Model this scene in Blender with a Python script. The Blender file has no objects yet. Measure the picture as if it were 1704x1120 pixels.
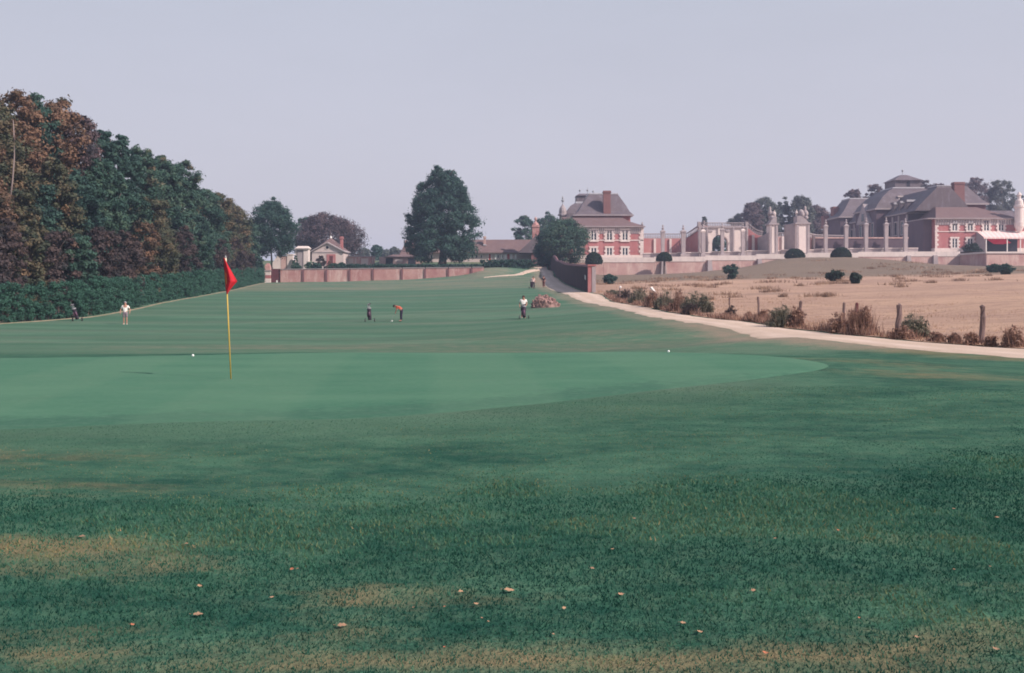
import bpy, bmesh, math, random
import numpy as np
from mathutils import Vector, Matrix

C = bpy.context.scene.collection
SC = bpy.context.scene
R = math.radians
# ------------------------------------------------------------------ camera, sky, sun, exposure
F = 1650.0                       # focal length in photograph pixels (1704 wide)
CAM_Z = 1.6
HOR = 475.0                      # row of the horizon in the photograph
cam_d = bpy.data.cameras.new('camera'); cam = bpy.data.objects.new('camera', cam_d); C.objects.link(cam)
cam.location = (0, 0, CAM_Z); cam.rotation_euler = (R(90), 0, 0)
cam_d.sensor_width = 36; cam_d.lens = 36 * F / 1704
cam_d.shift_y = -(560 - HOR) / 1704
cam_d.clip_start = 0.1; cam_d.clip_end = 9000
SC.camera = cam

SUN_EL, SUN_AZ = 38.0, 120.0     # azimuth clockwise from the viewing direction (+Y): right and a little behind
SC.view_settings.view_transform = 'Standard'; SC.view_settings.look = 'None'
SC.view_settings.exposure = 0.18; SC.view_settings.gamma = 1.0
world = bpy.data.worlds.new('World'); SC.world = world; world.use_nodes = True
wn, wl = world.node_tree.nodes, world.node_tree.links
wn.clear()
wo = wn.new('ShaderNodeOutputWorld'); bg = wn.new('ShaderNodeBackground'); bg.inputs['Strength'].default_value = 0.1
sky = wn.new('ShaderNodeTexSky'); sky.sky_type = 'NISHITA'; sky.sun_disc = False
sky.sun_elevation = R(SUN_EL); sky.sun_rotation = R(SUN_AZ); sky.dust_density = 4.0; sky.air_density = 1.0
mixw = wn.new('ShaderNodeMix'); mixw.data_type = 'RGBA'; mixw.inputs[0].default_value = 0.84
tc = wn.new('ShaderNodeTexCoord'); sep = wn.new('ShaderNodeSeparateXYZ'); rampw = wn.new('ShaderNodeValToRGB')
rampw.color_ramp.elements[0].position = 0.0; rampw.color_ramp.elements[0].color = (0.66, 0.615, 0.695, 1)
rampw.color_ramp.elements[1].position = 0.34; rampw.color_ramp.elements[1].color = (0.57, 0.60, 0.70, 1)
_z = rampw.color_ramp.elements.new(1.0); _z.color = (0.23, 0.31, 0.52, 1)
vm = wn.new('ShaderNodeVectorMath'); vm.operation = 'SCALE'; vm.inputs['Scale'].default_value = 9.0
wl.new(tc.outputs['Generated'], sep.inputs[0]); wl.new(sep.outputs['Z'], rampw.inputs['Fac'])
nz = wn.new('ShaderNodeTexNoise'); nz.inputs['Scale'].default_value = 1.6; nz.inputs['Detail'].default_value = 5.0; nz.inputs['Roughness'].default_value = 0.6
mz = wn.new('ShaderNodeMapping'); mz.inputs['Scale'].default_value = (1.0, 1.0, 3.5); wl.new(tc.outputs['Generated'], mz.inputs['Vector']); wl.new(mz.outputs[0], nz.inputs['Vector'])
rz_ = wn.new('ShaderNodeMapRange'); rz_.inputs[1].default_value = 0.3; rz_.inputs[2].default_value = 0.7; rz_.inputs[3].default_value = 0.965; rz_.inputs[4].default_value = 1.035
wl.new(nz.outputs['Fac'], rz_.inputs[0]); vz = wn.new('ShaderNodeVectorMath'); vz.operation = 'SCALE'
wl.new(rampw.outputs['Color'], vz.inputs[0]); wl.new(rz_.outputs[0], vz.inputs['Scale']); wl.new(vz.outputs['Vector'], vm.inputs[0])
wl.new(sky.outputs['Color'], mixw.inputs[6]); wl.new(vm.outputs['Vector'], mixw.inputs[7])
wl.new(mixw.outputs[2], bg.inputs['Color']); wl.new(bg.outputs[0], wo.inputs['Surface'])

sun_d = bpy.data.lights.new('sun', 'SUN'); sun = bpy.data.objects.new('sun', sun_d); C.objects.link(sun)
sun_d.energy = 5.0; sun_d.angle = R(0.53); sun_d.color = (1.0, 0.875, 0.785)
_e, _a = R(SUN_EL), R(SUN_AZ)
to_sun = Vector((math.sin(_a) * math.cos(_e), math.cos(_a) * math.cos(_e), math.sin(_e)))
sun.rotation_euler = to_sun.to_track_quat('Z', 'Y').to_euler(); sun.location = to_sun * 300

SC.render.engine = 'CYCLES'
SC.cycles.max_bounces = 5; SC.cycles.diffuse_bounces = 2; SC.cycles.glossy_bounces = 2
SC.cycles.transmission_bounces = 3; SC.cycles.volume_bounces = 1; SC.cycles.transparent_max_bounces = 6
SC.cycles.use_denoising = True; SC.cycles.filter_width = 1.8
SC.cycles.use_adaptive_sampling = True; SC.cycles.adaptive_threshold = 0.02
SC.render.use_persistent_data = False
random.seed(7); rng = np.random.default_rng(7)

def W(px, py, Y):                # the point at depth Y seen at a pixel of the photograph
    return Vector(((px - 852) * Y / F, Y, CAM_Z + (HOR - py) * Y / F))
def X_(px, Y): return (px - 852) * Y / F
def Z_(py, Y): return CAM_Z + (HOR - py) * Y / F

# ------------------------------------------------------------------ objects and tags
def tag(o, label=None, cat=None, group=None, kind=None):
    if label: o['label'] = label
    if cat: o['category'] = cat
    if group: o['group'] = group
    if kind: o['kind'] = kind
    return o
def empty(name, loc, label, cat, group=None, rz=0.0):
    o = bpy.data.objects.new(name, None); C.objects.link(o); o.location = loc; o.rotation_euler = (0, 0, rz)
    o.empty_display_size = 0.3
    return tag(o, label, cat, group)
def link(name, me, mats=None, parent=None, loc=None):
    o = bpy.data.objects.new(name, me); C.objects.link(o)
    if mats is not None:
        for m in (mats if isinstance(mats, (list, tuple)) else [mats]): me.materials.append(m)
    if parent is not None:
        o.parent = parent                      # geometry given in world space: cancel the parent's transform
        inv = (Matrix.LocRotScale(parent.location, parent.rotation_euler, parent.scale) if parent.parent is None
               else Matrix.LocRotScale(parent.parent.location, parent.parent.rotation_euler, parent.parent.scale) @ parent.matrix_parent_inverse @ Matrix.LocRotScale(parent.location, parent.rotation_euler, parent.scale))
        o.matrix_parent_inverse = inv.inverted()
    if loc is not None: o.location = loc
    return o
def copy_tree(src, parent=None):
    c = src.copy(); C.objects.link(c)
    if parent is not None: c.parent = parent
    for ch in list(src.children): copy_tree(ch, c)
    return c

class MB:
    def __init__(s): s.v = []; s.f = []
    def add(s, vs, fs):
        n = len(s.v); s.v += [tuple(p) for p in vs]; s.f += [tuple(i + n for i in f) for f in fs]; return s
    def box(s, x0, x1, y0, y1, z0, z1):
        vs = [(x0,y0,z0),(x1,y0,z0),(x1,y1,z0),(x0,y1,z0),(x0,y0,z1),(x1,y0,z1),(x1,y1,z1),(x0,y1,z1)]
        return s.add(vs, [(0,3,2,1),(4,5,6,7),(0,1,5,4),(1,2,6,5),(2,3,7,6),(3,0,4,7)])
    def rings(s, rs, cap=True):   # rs: list of (x0,x1,y0,y1,z)
        vs = []; fs = []
        for (x0,x1,y0,y1,z) in rs: vs += [(x0,y0,z),(x1,y0,z),(x1,y1,z),(x0,y1,z)]
        for k in range(len(rs)-1):
            a = 4*k; b = a+4
            for i in range(4): j = (i+1)%4; fs.append((a+i,a+j,b+j,b+i))
        if cap: fs.append((0,3,2,1)); b = 4*(len(rs)-1); fs.append((b,b+1,b+2,b+3))
        return s.add(vs, fs)
    def prism(s, pts, y0, y1):    # polygon in XZ (counter-clockwise seen from -Y), pushed along Y
        n = len(pts); vs = [(x,y0,z) for x,z in pts] + [(x,y1,z) for x,z in pts]
        fs = [tuple(range(n)), tuple(range(2*n-1, n-1, -1))]
        for i in range(n): j=(i+1)%n; fs.append((j,i,n+i,n+j))
        return s.add(vs, fs)
    def tube(s, pts, rad, n=8):
        pts = [Vector(p) for p in pts]; vs=[]; fs=[]
        if not isinstance(rad,(list,tuple)): rad=[rad]*len(pts)
        for k,p in enumerate(pts):
            d = (pts[min(k+1,len(pts)-1)]-pts[max(k-1,0)]).normalized()
            a = d.cross(Vector((0,0,1)));
            if a.length<1e-3: a = d.cross(Vector((0,1,0)))
            a.normalize(); b = d.cross(a)
            for i in range(n):
                t=2*math.pi*i/n; vs.append(p+(a*math.cos(t)+b*math.sin(t))*rad[k])
        for k in range(len(pts)-1):
            for i in range(n):
                j=(i+1)%n; fs.append((k*n+i,(k+1)*n+i,(k+1)*n+j,k*n+j))
        fs.append(tuple(range(n))); fs.append(tuple(reversed(range((len(pts)-1)*n,len(pts)*n))))
        return s.add(vs,fs)
    def lathe(s, c, prof, n=12):  # prof: (r, z) from bottom to top
        vs=[]; fs=[]; c=Vector(c)
        for r,z in prof:
            for i in range(n):
                t=2*math.pi*i/n; vs.append((c.x+r*math.cos(t),c.y+r*math.sin(t),c.z+z))
        for k in range(len(prof)-1):
            for i in range(n):
                j=(i+1)%n; fs.append((k*n+i,k*n+j,(k+1)*n+j,(k+1)*n+i))
        fs.append(tuple(reversed(range(n)))); fs.append(tuple(range((len(prof)-1)*n,len(prof)*n)))
        return s.add(vs,fs)
    def ball(s, c, r, n=10, m=6, sz=1.0, sx=1.0, sy=1.0):
        vs=[]; fs=[]; c=Vector(c)
        for k in range(m+1):
            ph=-math.pi/2+math.pi*k/m; ph=max(min(ph,1.5),-1.5)
            for i in range(n):
                t=2*math.pi*i/n
                vs.append((c.x+r*sx*math.cos(ph)*math.cos(t),c.y+r*sy*math.cos(ph)*math.sin(t),c.z+r*sz*math.sin(ph)))
        for k in range(m):
            for i in range(n):
                j=(i+1)%n; fs.append((k*n+i,k*n+j,(k+1)*n+j,(k+1)*n+i))
        fs.append(tuple(reversed(range(n)))); fs.append(tuple(range(m*n,(m+1)*n)))
        return s.add(vs,fs)
    def mesh(s, name, smooth=False):
        me = bpy.data.meshes.new(name); me.from_pydata(s.v, [], s.f); me.update()
        if smooth: me.polygons.foreach_set('use_smooth', [True]*len(me.polygons))
        return me
    def build(s, name, mat, parent=None, smooth=False, loc=None):
        return link(name, s.mesh(name, smooth), mat, parent, loc)

# ------------------------------------------------------------------ materials
def nodes(name):
    m = bpy.data.materials.new(name); m.use_nodes = True; nt = m.node_tree
    b = nt.nodes['Principled BSDF']; b.inputs['Roughness'].default_value = 0.85
    if 'Specular IOR Level' in b.inputs: b.inputs['Specular IOR Level'].default_value = 0.2
    return m, nt, b
def nd(nt, t, **kw):
    n = nt.nodes.new(t)
    for k, v in kw.items(): setattr(n, k, v)
    return n
def noise(nt, vec, scale, detail=4, rough=0.6):
    n = nd(nt, 'ShaderNodeTexNoise'); n.inputs['Scale'].default_value = scale; n.inputs['Detail'].default_value = detail
    n.inputs['Roughness'].default_value = rough
    if vec is not None: nt.links.new(vec, n.inputs['Vector'])
    return n.outputs['Fac']
def remap(nt, v, a, b, c=0.0, d=1.0):
    n = nd(nt, 'ShaderNodeMapRange'); n.inputs[1].default_value=a; n.inputs[2].default_value=b; n.inputs[3].default_value=c; n.inputs[4].default_value=d
    nt.links.new(v, n.inputs[0]); return n.outputs[0]
def mixc(nt, f, a, b, mode='MIX'):
    n = nd(nt, 'ShaderNodeMix', data_type='RGBA', blend_type=mode)
    for sock, val in ((n.inputs[0], f), (n.inputs[6], a), (n.inputs[7], b)):
        if hasattr(val, 'is_linked'): nt.links.new(val, sock)
        elif isinstance(val, (int, float)): sock.default_value = val
        else: sock.default_value = (*val, 1)
    return n.outputs[2]
def mth(nt, op, a, b=None):
    n = nd(nt, 'ShaderNodeMath', operation=op)
    for i, v in enumerate((a, b)):
        if v is None: continue
        if hasattr(v, 'is_linked'): nt.links.new(v, n.inputs[i])
        else: n.inputs[i].default_value = v
    return n.outputs[0]
def scalev(nt, vec, s):
    n = nd(nt, 'ShaderNodeMapping'); n.inputs['Scale'].default_value = s; nt.links.new(vec, n.inputs['Vector']); return n.outputs[0]
def geo_pos(nt): return nd(nt, 'ShaderNodeNewGeometry').outputs['Position']
def bump(nt, b, h, dist=0.05, strength=0.6):
    n = nd(nt, 'ShaderNodeBump'); n.inputs['Distance'].default_value = dist; n.inputs['Strength'].default_value = strength
    nt.links.new(h, n.inputs['Height']); nt.links.new(n.outputs[0], b.inputs['Normal'])
def attr(nt, name):
    a = nd(nt, 'ShaderNodeAttribute', attribute_name=name); return a.outputs['Fac']

def wall_mat(name, col, col2, scale=0.6, stain=(0.2,0.16,0.16), stain_amt=0.35, rough=0.9, fine=6.0, bumpd=0.03):
    m, nt, b = nodes(name); p = geo_pos(nt)
    c = mixc(nt, remap(nt, noise(nt, p, scale, 5), 0.3, 0.7), col, col2)
    c = mixc(nt, remap(nt, noise(nt, p, fine, 3), 0.35, 0.75, 0, 0.35), c, tuple(x*0.75 for x in col))
    pv = scalev(nt, p, (0.9, 0.9, 0.22))       # rain streaks run down the wall
    c = mixc(nt, remap(nt, noise(nt, pv, 1.1, 5, 0.7), 0.52, 0.8, 0, stain_amt), c, stain)
    nt.links.new(c, b.inputs['Base Color']); b.inputs['Roughness'].default_value = rough
    bump(nt, b, noise(nt, p, fine*2, 3), bumpd, 0.5)
    return m
M = {}
M['brick'] = wall_mat('red_brick', (0.43,0.165,0.165), (0.35,0.135,0.14), 0.5, (0.52,0.36,0.35), 0.55)
M['brick_pale'] = wall_mat('weathered_pink_brick', (0.42,0.235,0.225), (0.60,0.43,0.39), 0.28, (0.70,0.57,0.51), 0.8)
M['brick_dark'] = wall_mat('old_purple_brick', (0.17,0.085,0.095), (0.21,0.11,0.115), 0.4, (0.11,0.075,0.09), 0.5)
M['brick_garden'] = wall_mat('garden_brick', (0.36,0.165,0.16), (0.54,0.345,0.315), 0.30, (0.66,0.53,0.48), 0.85)
M['brick_wing'] = wall_mat('shade_dark_brick', (0.105,0.075,0.095), (0.135,0.095,0.115), 0.4, (0.08,0.065,0.085), 0.5)  # brick made darker and bluer: the wing's shade is put into the colour
M['brick_old'] = wall_mat('chimney_brick', (0.25,0.125,0.12), (0.20,0.10,0.10), 0.6, (0.12,0.075,0.08), 0.5)
M['brick_screen'] = wall_mat('pink_screen_brick', (0.43,0.17,0.17), (0.47,0.235,0.225), 0.4, (0.56,0.42,0.40), 0.45)
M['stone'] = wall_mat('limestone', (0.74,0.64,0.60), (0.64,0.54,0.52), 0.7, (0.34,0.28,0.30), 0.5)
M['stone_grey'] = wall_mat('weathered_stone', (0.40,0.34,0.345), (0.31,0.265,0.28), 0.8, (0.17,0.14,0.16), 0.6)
M['wall_shade_brick']=wall_mat('shade_tinted_wall_brick',(0.055,0.040,0.052),(0.085,0.056,0.066),0.5,(0.04,0.036,0.046),0.5)  # shade on the long wall's face is painted into this dark base colour
M['awning_pale']=wall_mat('pale_pink_canvas',(0.80,0.68,0.65),(0.77,0.63,0.60),0.8,(0.6,0.45,0.42),0.2,0.8)
M['plaster'] = wall_mat('cream_plaster', (0.60,0.50,0.47), (0.52,0.42,0.42), 0.5, (0.34,0.27,0.28), 0.4)
M['slate'] = wall_mat('slate', (0.118,0.094,0.108), (0.155,0.125,0.138), 0.5, (0.29,0.26,0.31), 0.5, 0.62, 3.5)
M['tile'] = wall_mat('roof_tiles', (0.185,0.120,0.118), (0.15,0.098,0.100), 0.35, (0.24,0.19,0.20), 0.4, 0.8, 3.5)
M['lead'] = wall_mat('lead_flashing', (0.52,0.50,0.53), (0.42,0.41,0.45), 1.0, (0.3,0.3,0.32), 0.3, 0.5)
M['white'] = wall_mat('white_paint', (0.80,0.78,0.76), (0.74,0.71,0.70), 1.0, (0.5,0.46,0.44), 0.2, 0.6)
M['door_red'] = wall_mat('maroon_boards', (0.14,0.045,0.05), (0.11,0.035,0.045), 1.5, (0.07,0.03,0.04), 0.4, 0.6)
M['red_paint'] = wall_mat('red_door_paint', (0.42,0.06,0.06), (0.36,0.05,0.05), 1.0, (0.2,0.05,0.05), 0.2, 0.5)
M['wood_grey'] = wall_mat('weathered_wood', (0.17,0.115,0.11), (0.24,0.17,0.16), 2.0, (0.07,0.05,0.05), 0.6, 0.9, 20)
M['bark'] = wall_mat('bark', (0.115,0.085,0.08), (0.16,0.12,0.11), 1.5, (0.05,0.04,0.04), 0.5, 0.95, 8)
M['bark_pale'] = wall_mat('pale_bark', (0.27,0.21,0.20), (0.22,0.17,0.16), 1.5, (0.2,0.16,0.15), 0.5, 0.9, 8)
M['rock'] = wall_mat('brown_rock', (0.36,0.22,0.20), (0.27,0.17,0.16), 1.4, (0.12,0.08,0.09), 0.7, 0.95, 5, 0.12)
M['awning'] = wall_mat('pink_white_canvas', (0.80,0.58,0.55), (0.76,0.52,0.50), 0.8, (0.6,0.42,0.4), 0.2, 0.8)
M['awning_red'] = wall_mat('crimson_canvas', (0.55,0.035,0.075), (0.48,0.03,0.065), 0.8, (0.3,0.03,0.05), 0.2, 0.8)
M['flag'] = wall_mat('red_flag_cloth', (0.50,0.022,0.035), (0.43,0.018,0.03), 9.0, (0.36,0.015,0.03), 0.25, 0.75, 60, 0.002)
M['pole'] = wall_mat('yellow_pole_paint', (0.62,0.42,0.10), (0.55,0.36,0.08), 6.0, (0.4,0.26,0.08), 0.3, 0.5, 40, 0.0005)
M['pole_top'] = wall_mat('cream_pole_paint', (0.72,0.62,0.48), (0.66,0.55,0.42), 6.0, (0.4,0.3,0.2), 0.2, 0.5, 40, 0.0005)
M['metal'] = wall_mat('galvanised_metal', (0.30,0.30,0.32), (0.25,0.25,0.27), 5.0, (0.15,0.14,0.14), 0.3, 0.45)
M['rubber'] = wall_mat('black_rubber', (0.03,0.028,0.03), (0.04,0.036,0.04), 5.0, (0.06,0.05,0.05), 0.2, 0.8)
M['bag_dark'] = wall_mat('black_nylon', (0.03,0.022,0.035), (0.045,0.03,0.045), 5.0, (0.06,0.05,0.06), 0.2, 0.7)
M['bag_purple'] = wall_mat('purple_nylon', (0.12,0.06,0.10), (0.15,0.075,0.11), 5.0, (0.06,0.04,0.06), 0.2, 0.7)
M['ball'] = wall_mat('white_ball', (0.85,0.85,0.83), (0.82,0.82,0.80), 20.0, (0.7,0.7,0.66), 0.1, 0.4, 100, 0.0005)
def skin_like(name, c, r=0.7): return wall_mat(name, c, tuple(x*0.88 for x in c), 6.0, tuple(x*0.7 for x in c), 0.2, r, 20, 0.004)
M['skin'] = skin_like('skin', (0.46,0.24,0.18)); M['hair'] = skin_like('dark_hair', (0.045,0.03,0.03))
M['shirt_white'] = skin_like('white_cotton', (0.82,0.79,0.76)); M['shirt_red'] = skin_like('orange_red_knit', (0.52,0.10,0.06))
M['shirt_pink'] = skin_like('pale_pink_cotton', (0.66,0.48,0.46)); M['shirt_dark'] = skin_like('dark_plum_knit', (0.07,0.035,0.045))
M['shorts_grey'] = skin_like('grey_cotton', (0.24,0.19,0.22)); M['trousers_dark'] = skin_like('navy_wool', (0.028,0.02,0.045))
M['trousers_red'] = skin_like('maroon_wool', (0.16,0.055,0.05)); M['shoe_white'] = skin_like('white_leather', (0.78,0.74,0.70))
M['shoe_dark'] = skin_like('dark_leather', (0.05,0.035,0.035)); M['cap'] = skin_like('grey_cap', (0.36,0.33,0.35)); M['eye'] = skin_like('dark_eye', (0.03,0.02,0.02))
# glass
m, nt, b = nodes('window_glass'); b.inputs['Base Color'].default_value = (0.028,0.028,0.04,1); b.inputs['Roughness'].default_value = 0.12
b.inputs['Specular IOR Level'].default_value = 0.3
bump(nt, b, noise(nt, geo_pos(nt), 1.5, 2), 0.01, 0.3); M['glass'] = m
# foliage: colour follows the leaf's own random tint
def leaf_mat(name, stops, trans=0.25):
    m, nt, b = nodes(name); t = attr(nt, 'tint')
    r = nd(nt, 'ShaderNodeValToRGB'); cr = r.color_ramp
    while len(cr.elements) < len(stops): cr.elements.new(0.5)
    for e, (p, c) in zip(cr.elements, stops): e.position = p; e.color = (*c, 1)
    nt.links.new(t, r.inputs['Fac'])
    nt.links.new(r.outputs['Color'], b.inputs['Base Color']); b.inputs['Roughness'].default_value = 0.7
    b.inputs['Specular IOR Level'].default_value = 0.15
    tr = nd(nt, 'ShaderNodeBsdfTranslucent'); nt.links.new(r.outputs['Color'], tr.inputs['Color'])
    mx = nd(nt, 'ShaderNodeMixShader'); mx.inputs[0].default_value = trans
    out = nt.nodes['Material Output']
    nt.links.new(b.outputs[0], mx.inputs[1]); nt.links.new(tr.outputs[0], mx.inputs[2]); nt.links.new(mx.outputs[0], out.inputs['Surface'])
    return m
L = {
 'rust':   leaf_mat('rust_leaves',  [(0,(0.045,0.050,0.040)),(0.3,(0.115,0.080,0.056)),(0.7,(0.195,0.112,0.076)),(1,(0.27,0.165,0.105))]),
 'purple': leaf_mat('copper_leaves',[(0,(0.034,0.038,0.040)),(0.4,(0.068,0.052,0.054)),(0.8,(0.112,0.076,0.070)),(1,(0.165,0.105,0.08))]),
 'olive':  leaf_mat('olive_leaves', [(0,(0.036,0.055,0.042)),(0.4,(0.085,0.092,0.058)),(0.75,(0.15,0.115,0.070)),(1,(0.24,0.15,0.09))]),
 'green':  leaf_mat('green_leaves', [(0,(0.024,0.058,0.050)),(0.5,(0.050,0.105,0.080)),(0.85,(0.085,0.135,0.092)),(1,(0.15,0.115,0.075))]),
 'dark':   leaf_mat('dark_leaves',  [(0,(0.018,0.044,0.040)),(0.5,(0.042,0.092,0.078)),(1,(0.080,0.138,0.100))]),
 'hedge':  leaf_mat('hedge_leaves', [(0,(0.028,0.082,0.060)),(0.5,(0.045,0.120,0.086)),(1,(0.066,0.148,0.105))]),
 'box':    leaf_mat('clipped_yew',  [(0,(0.012,0.024,0.020)),(0.5,(0.020,0.040,0.028)),(1,(0.035,0.060,0.036))], 0.1),
 'pink':   leaf_mat('autumn_leaves',[(0,(0.050,0.048,0.058)),(0.4,(0.105,0.076,0.086)),(1,(0.19,0.120,0.120))]),
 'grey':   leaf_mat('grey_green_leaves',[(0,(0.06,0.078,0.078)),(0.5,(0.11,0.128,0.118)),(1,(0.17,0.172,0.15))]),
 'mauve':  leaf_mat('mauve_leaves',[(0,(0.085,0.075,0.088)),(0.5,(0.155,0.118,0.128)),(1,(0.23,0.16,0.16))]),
 'weed':   leaf_mat('dock_weed',    [(0,(0.11,0.068,0.06)),(0.5,(0.29,0.165,0.125)),(1,(0.47,0.31,0.24))]),
 'weedgreen': leaf_mat('green_weed',[(0,(0.06,0.068,0.056)),(0.5,(0.155,0.155,0.115)),(1,(0.33,0.25,0.19))]),
 'dry':    leaf_mat('dry_grass',    [(0,(0.27,0.155,0.10)),(0.4,(0.42,0.26,0.17)),(0.8,(0.53,0.35,0.22)),(1,(0.60,0.42,0.28))], 0.2),
}

# ------------------------------------------------------------------ ground heights
ctl = []
def G(px, py, Y): w = W(px, py, Y); ctl.append((w.x, w.y, w.z))
for x in (-40,-20,-8,0,8):
    for y in (-15, 0, 8, 15, 21): ctl.append((x, y, 0.0))
for x in (18, 35):
    for y in (-15, 0, 8): ctl.append((x, y, 0.0))
ctl += [(10.5,15,-0.05),(8.5,20,-0.08),(12,20,-0.22),(13,26,-0.42),(16,31,-0.41),(22,20,-0.2),(30,30,-0.2),(60,40,0.2),(60,0,0.1)]
for x in (-30,-15,-5,3): ctl += [(x,25.2,-0.10),(x,30,-0.55),(x,38,-0.93)]
ctl += [(9,31,-0.55),(8,40,-0.75),(-55,30,-0.4),(-60,60,-1.0)]
for px, py, Y in [(0,541,74),(208,540,76),(450,545,70),(663,533,78),(871,530,76),(700,556,59),(300,560,56),
    (330,492,132),(200,517,96),(440,470,205),(600,468,203),(760,463,201),(600,488,138),(720,478,170),(560,514,99),(800,505,108),
    (887,480,145),(908,511,90),(820,470,180),(700,513,99),
    (1635,572,34),(1497,562,38),(1404,553,43),(1262,533,56),(1180,523,66),(1090,509,80),(1005,491,110),(985,487,115),(945,476,150),(930,463,190),(917,455,228),
    (1060,529,60),(1160,540,50),(1300,562,36.5),(960,503,100),(905,458,205),(850,460,199),(800,463,194),(808,447.5,207),(840,447,209),(868,446,212),(892,446,226),(785,457,203.5),(798,452,204),(850,456,205),(870,449,224),(900,446,245),
    (1100,488,115),(1200,484,115),(1100,474,140),(1300,462,165),(1500,456,170),(1700,453,175),(1420,449,195),(1600,449,195),(1200,466,160),
    (1700,510,55),(1600,490,80),(1700,476,105),(1400,492,95),(1500,520,60),
    (1290,433,221),(1330,430,223),(1400,429,223),(1450,431,223),(1360,434,212),(1420,436,205),(1100,457,226),(1000,460,226),(1250,449,226),(1500,439,226),(1620,443,220),(1704,443,215),(1050,458,226)]: G(px,py,Y)
for x,y,z in [(-60,110,-0.4),(-62,205,2.2),(-75,150,0.8),(-100,80,-0.8),(-100,200,2.2),(-60,232,3),(-20,232,3.5),(140,150,3.5),(140,60,0.6),(150,226,6.6),(200,100,2),
              (3,270,7.2),(60,260,6),(-40,270,4),(140,270,7),(-140,30,-0.3),(-140,270,4),(200,270,7),(200,0,0.3)]: ctl.append((x,y,z))
ctl = np.array(ctl, float)
def _phi(r2): return 0.5*r2*np.log(r2+1e-9)
_S = 0.02
_P = ctl[:,:2]*_S
_n = len(ctl)
_K = _phi(((_P[:,None]-_P[None])**2).sum(-1)) + np.eye(_n)*2e-4
_A = np.zeros((_n+3,_n+3)); _A[:_n,:_n]=_K; _A[:_n,_n]=1; _A[:_n,_n+1:]=_P; _A[_n,:_n]=1; _A[_n+1:,:_n]=_P.T
_w = np.linalg.solve(_A, np.concatenate([ctl[:,2],[0,0,0]]))
def smooth(a,b,x): t=np.clip((x-a)/(b-a),0,1); return t*t*(3-2*t)
def tps(x,y):
    x=np.atleast_1d(np.asarray(x,float)); y=np.atleast_1d(np.asarray(y,float)); out=np.empty(x.shape)
    for s in range(0,x.size,20000):
        p=np.stack([x.ravel()[s:s+20000],y.ravel()[s:s+20000]],-1)*_S
        d=((p[:,None]-_P[None])**2).sum(-1)
        out.ravel()[s:s+20000]=_phi(d)@_w[:_n]+_w[_n]+p@_w[_n+1:]
    return out
def plat(x,y):                   # the terraces on which the houses stand
    x=np.asarray(x,float); y=np.asarray(y,float)
    zl = 5.0+0.55*smooth(205,240,y)+2.6*smooth(241,262,y)
    zr = 8.05+1.45*smooth(25,105,x)
    return np.where(x<1.0, zl, zr)
def height(x,y):                 # the lower ground
    x=np.atleast_1d(np.asarray(x,float)); y=np.atleast_1d(np.asarray(y,float))
    z=tps(x,y)
    near=smooth(34,14,y)*smooth(-2,2,y)
    z=z+near*0.02*(np.sin(x*0.9+0.7*np.sin(y*0.6))+np.sin(y*1.3+x*0.35))*smooth(12.0,8.0,y)
    z=z+0.03*np.sin(x*0.45+y*0.21)*np.sin(y*0.33)*smooth(28,50,y)
    inl=(x<-7.5)&(y>205.3); inr=(x>9.5)&(y>235.3)
    return np.where(inl|inr, np.minimum(z, plat(x,y)-0.8), z)
def hz(x,y): return float(height([x],[y])[0])
def hitY(px,py):                 # depth at which the line of sight through a pixel meets the lower ground
    Y=np.concatenate([np.arange(4,40,0.1),np.arange(40,235,0.4)]); g=height((px-852)*Y/F,Y); r=CAM_Z+(HOR-py)*Y/F
    k=np.where(r<=g)[0]; return float(Y[k[0]]) if len(k) else 230.0

def grid_mesh(name, xs, ys, zf):
    X,Y=np.meshgrid(xs,ys); Z=zf(X.ravel(),Y.ravel()).reshape(X.shape)
    ny,nx=X.shape; co=np.stack([X,Y,Z],-1).reshape(-1,3)
    i=np.arange(ny*nx).reshape(ny,nx); q=np.stack([i[:-1,:-1],i[:-1,1:],i[1:,1:],i[1:,:-1]],-1).reshape(-1,4)
    return np_mesh(name, co, q, True), co
def np_mesh(name, co, quads, smooth_=False, tint=None):
    me=bpy.data.meshes.new(name); nv=len(co); k=quads.shape[1]; nf=len(quads)
    me.vertices.add(nv); me.vertices.foreach_set('co', np.ascontiguousarray(co,np.float32).ravel())
    me.loops.add(nf*k); me.loops.foreach_set('vertex_index', np.ascontiguousarray(quads,np.int32).ravel())
    me.polygons.add(nf); me.polygons.foreach_set('loop_start', np.arange(0,nf*k,k,dtype=np.int32))
    try: me.polygons.foreach_set('loop_total', np.full(nf,k,np.int32))
    except Exception: pass
    if smooth_: me.polygons.foreach_set('use_smooth', np.ones(nf,bool))
    if tint is not None:
        a=me.attributes.new('tint','FLOAT','FACE'); a.data.foreach_set('value', np.ascontiguousarray(tint,np.float32))
    me.update(); me.validate(); return me
def vattr(me, name, val):
    a=me.attributes.new(name,'FLOAT','POINT'); a.data.foreach_set('value', np.ascontiguousarray(val,np.float32))
HAZE = 0.00036
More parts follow.
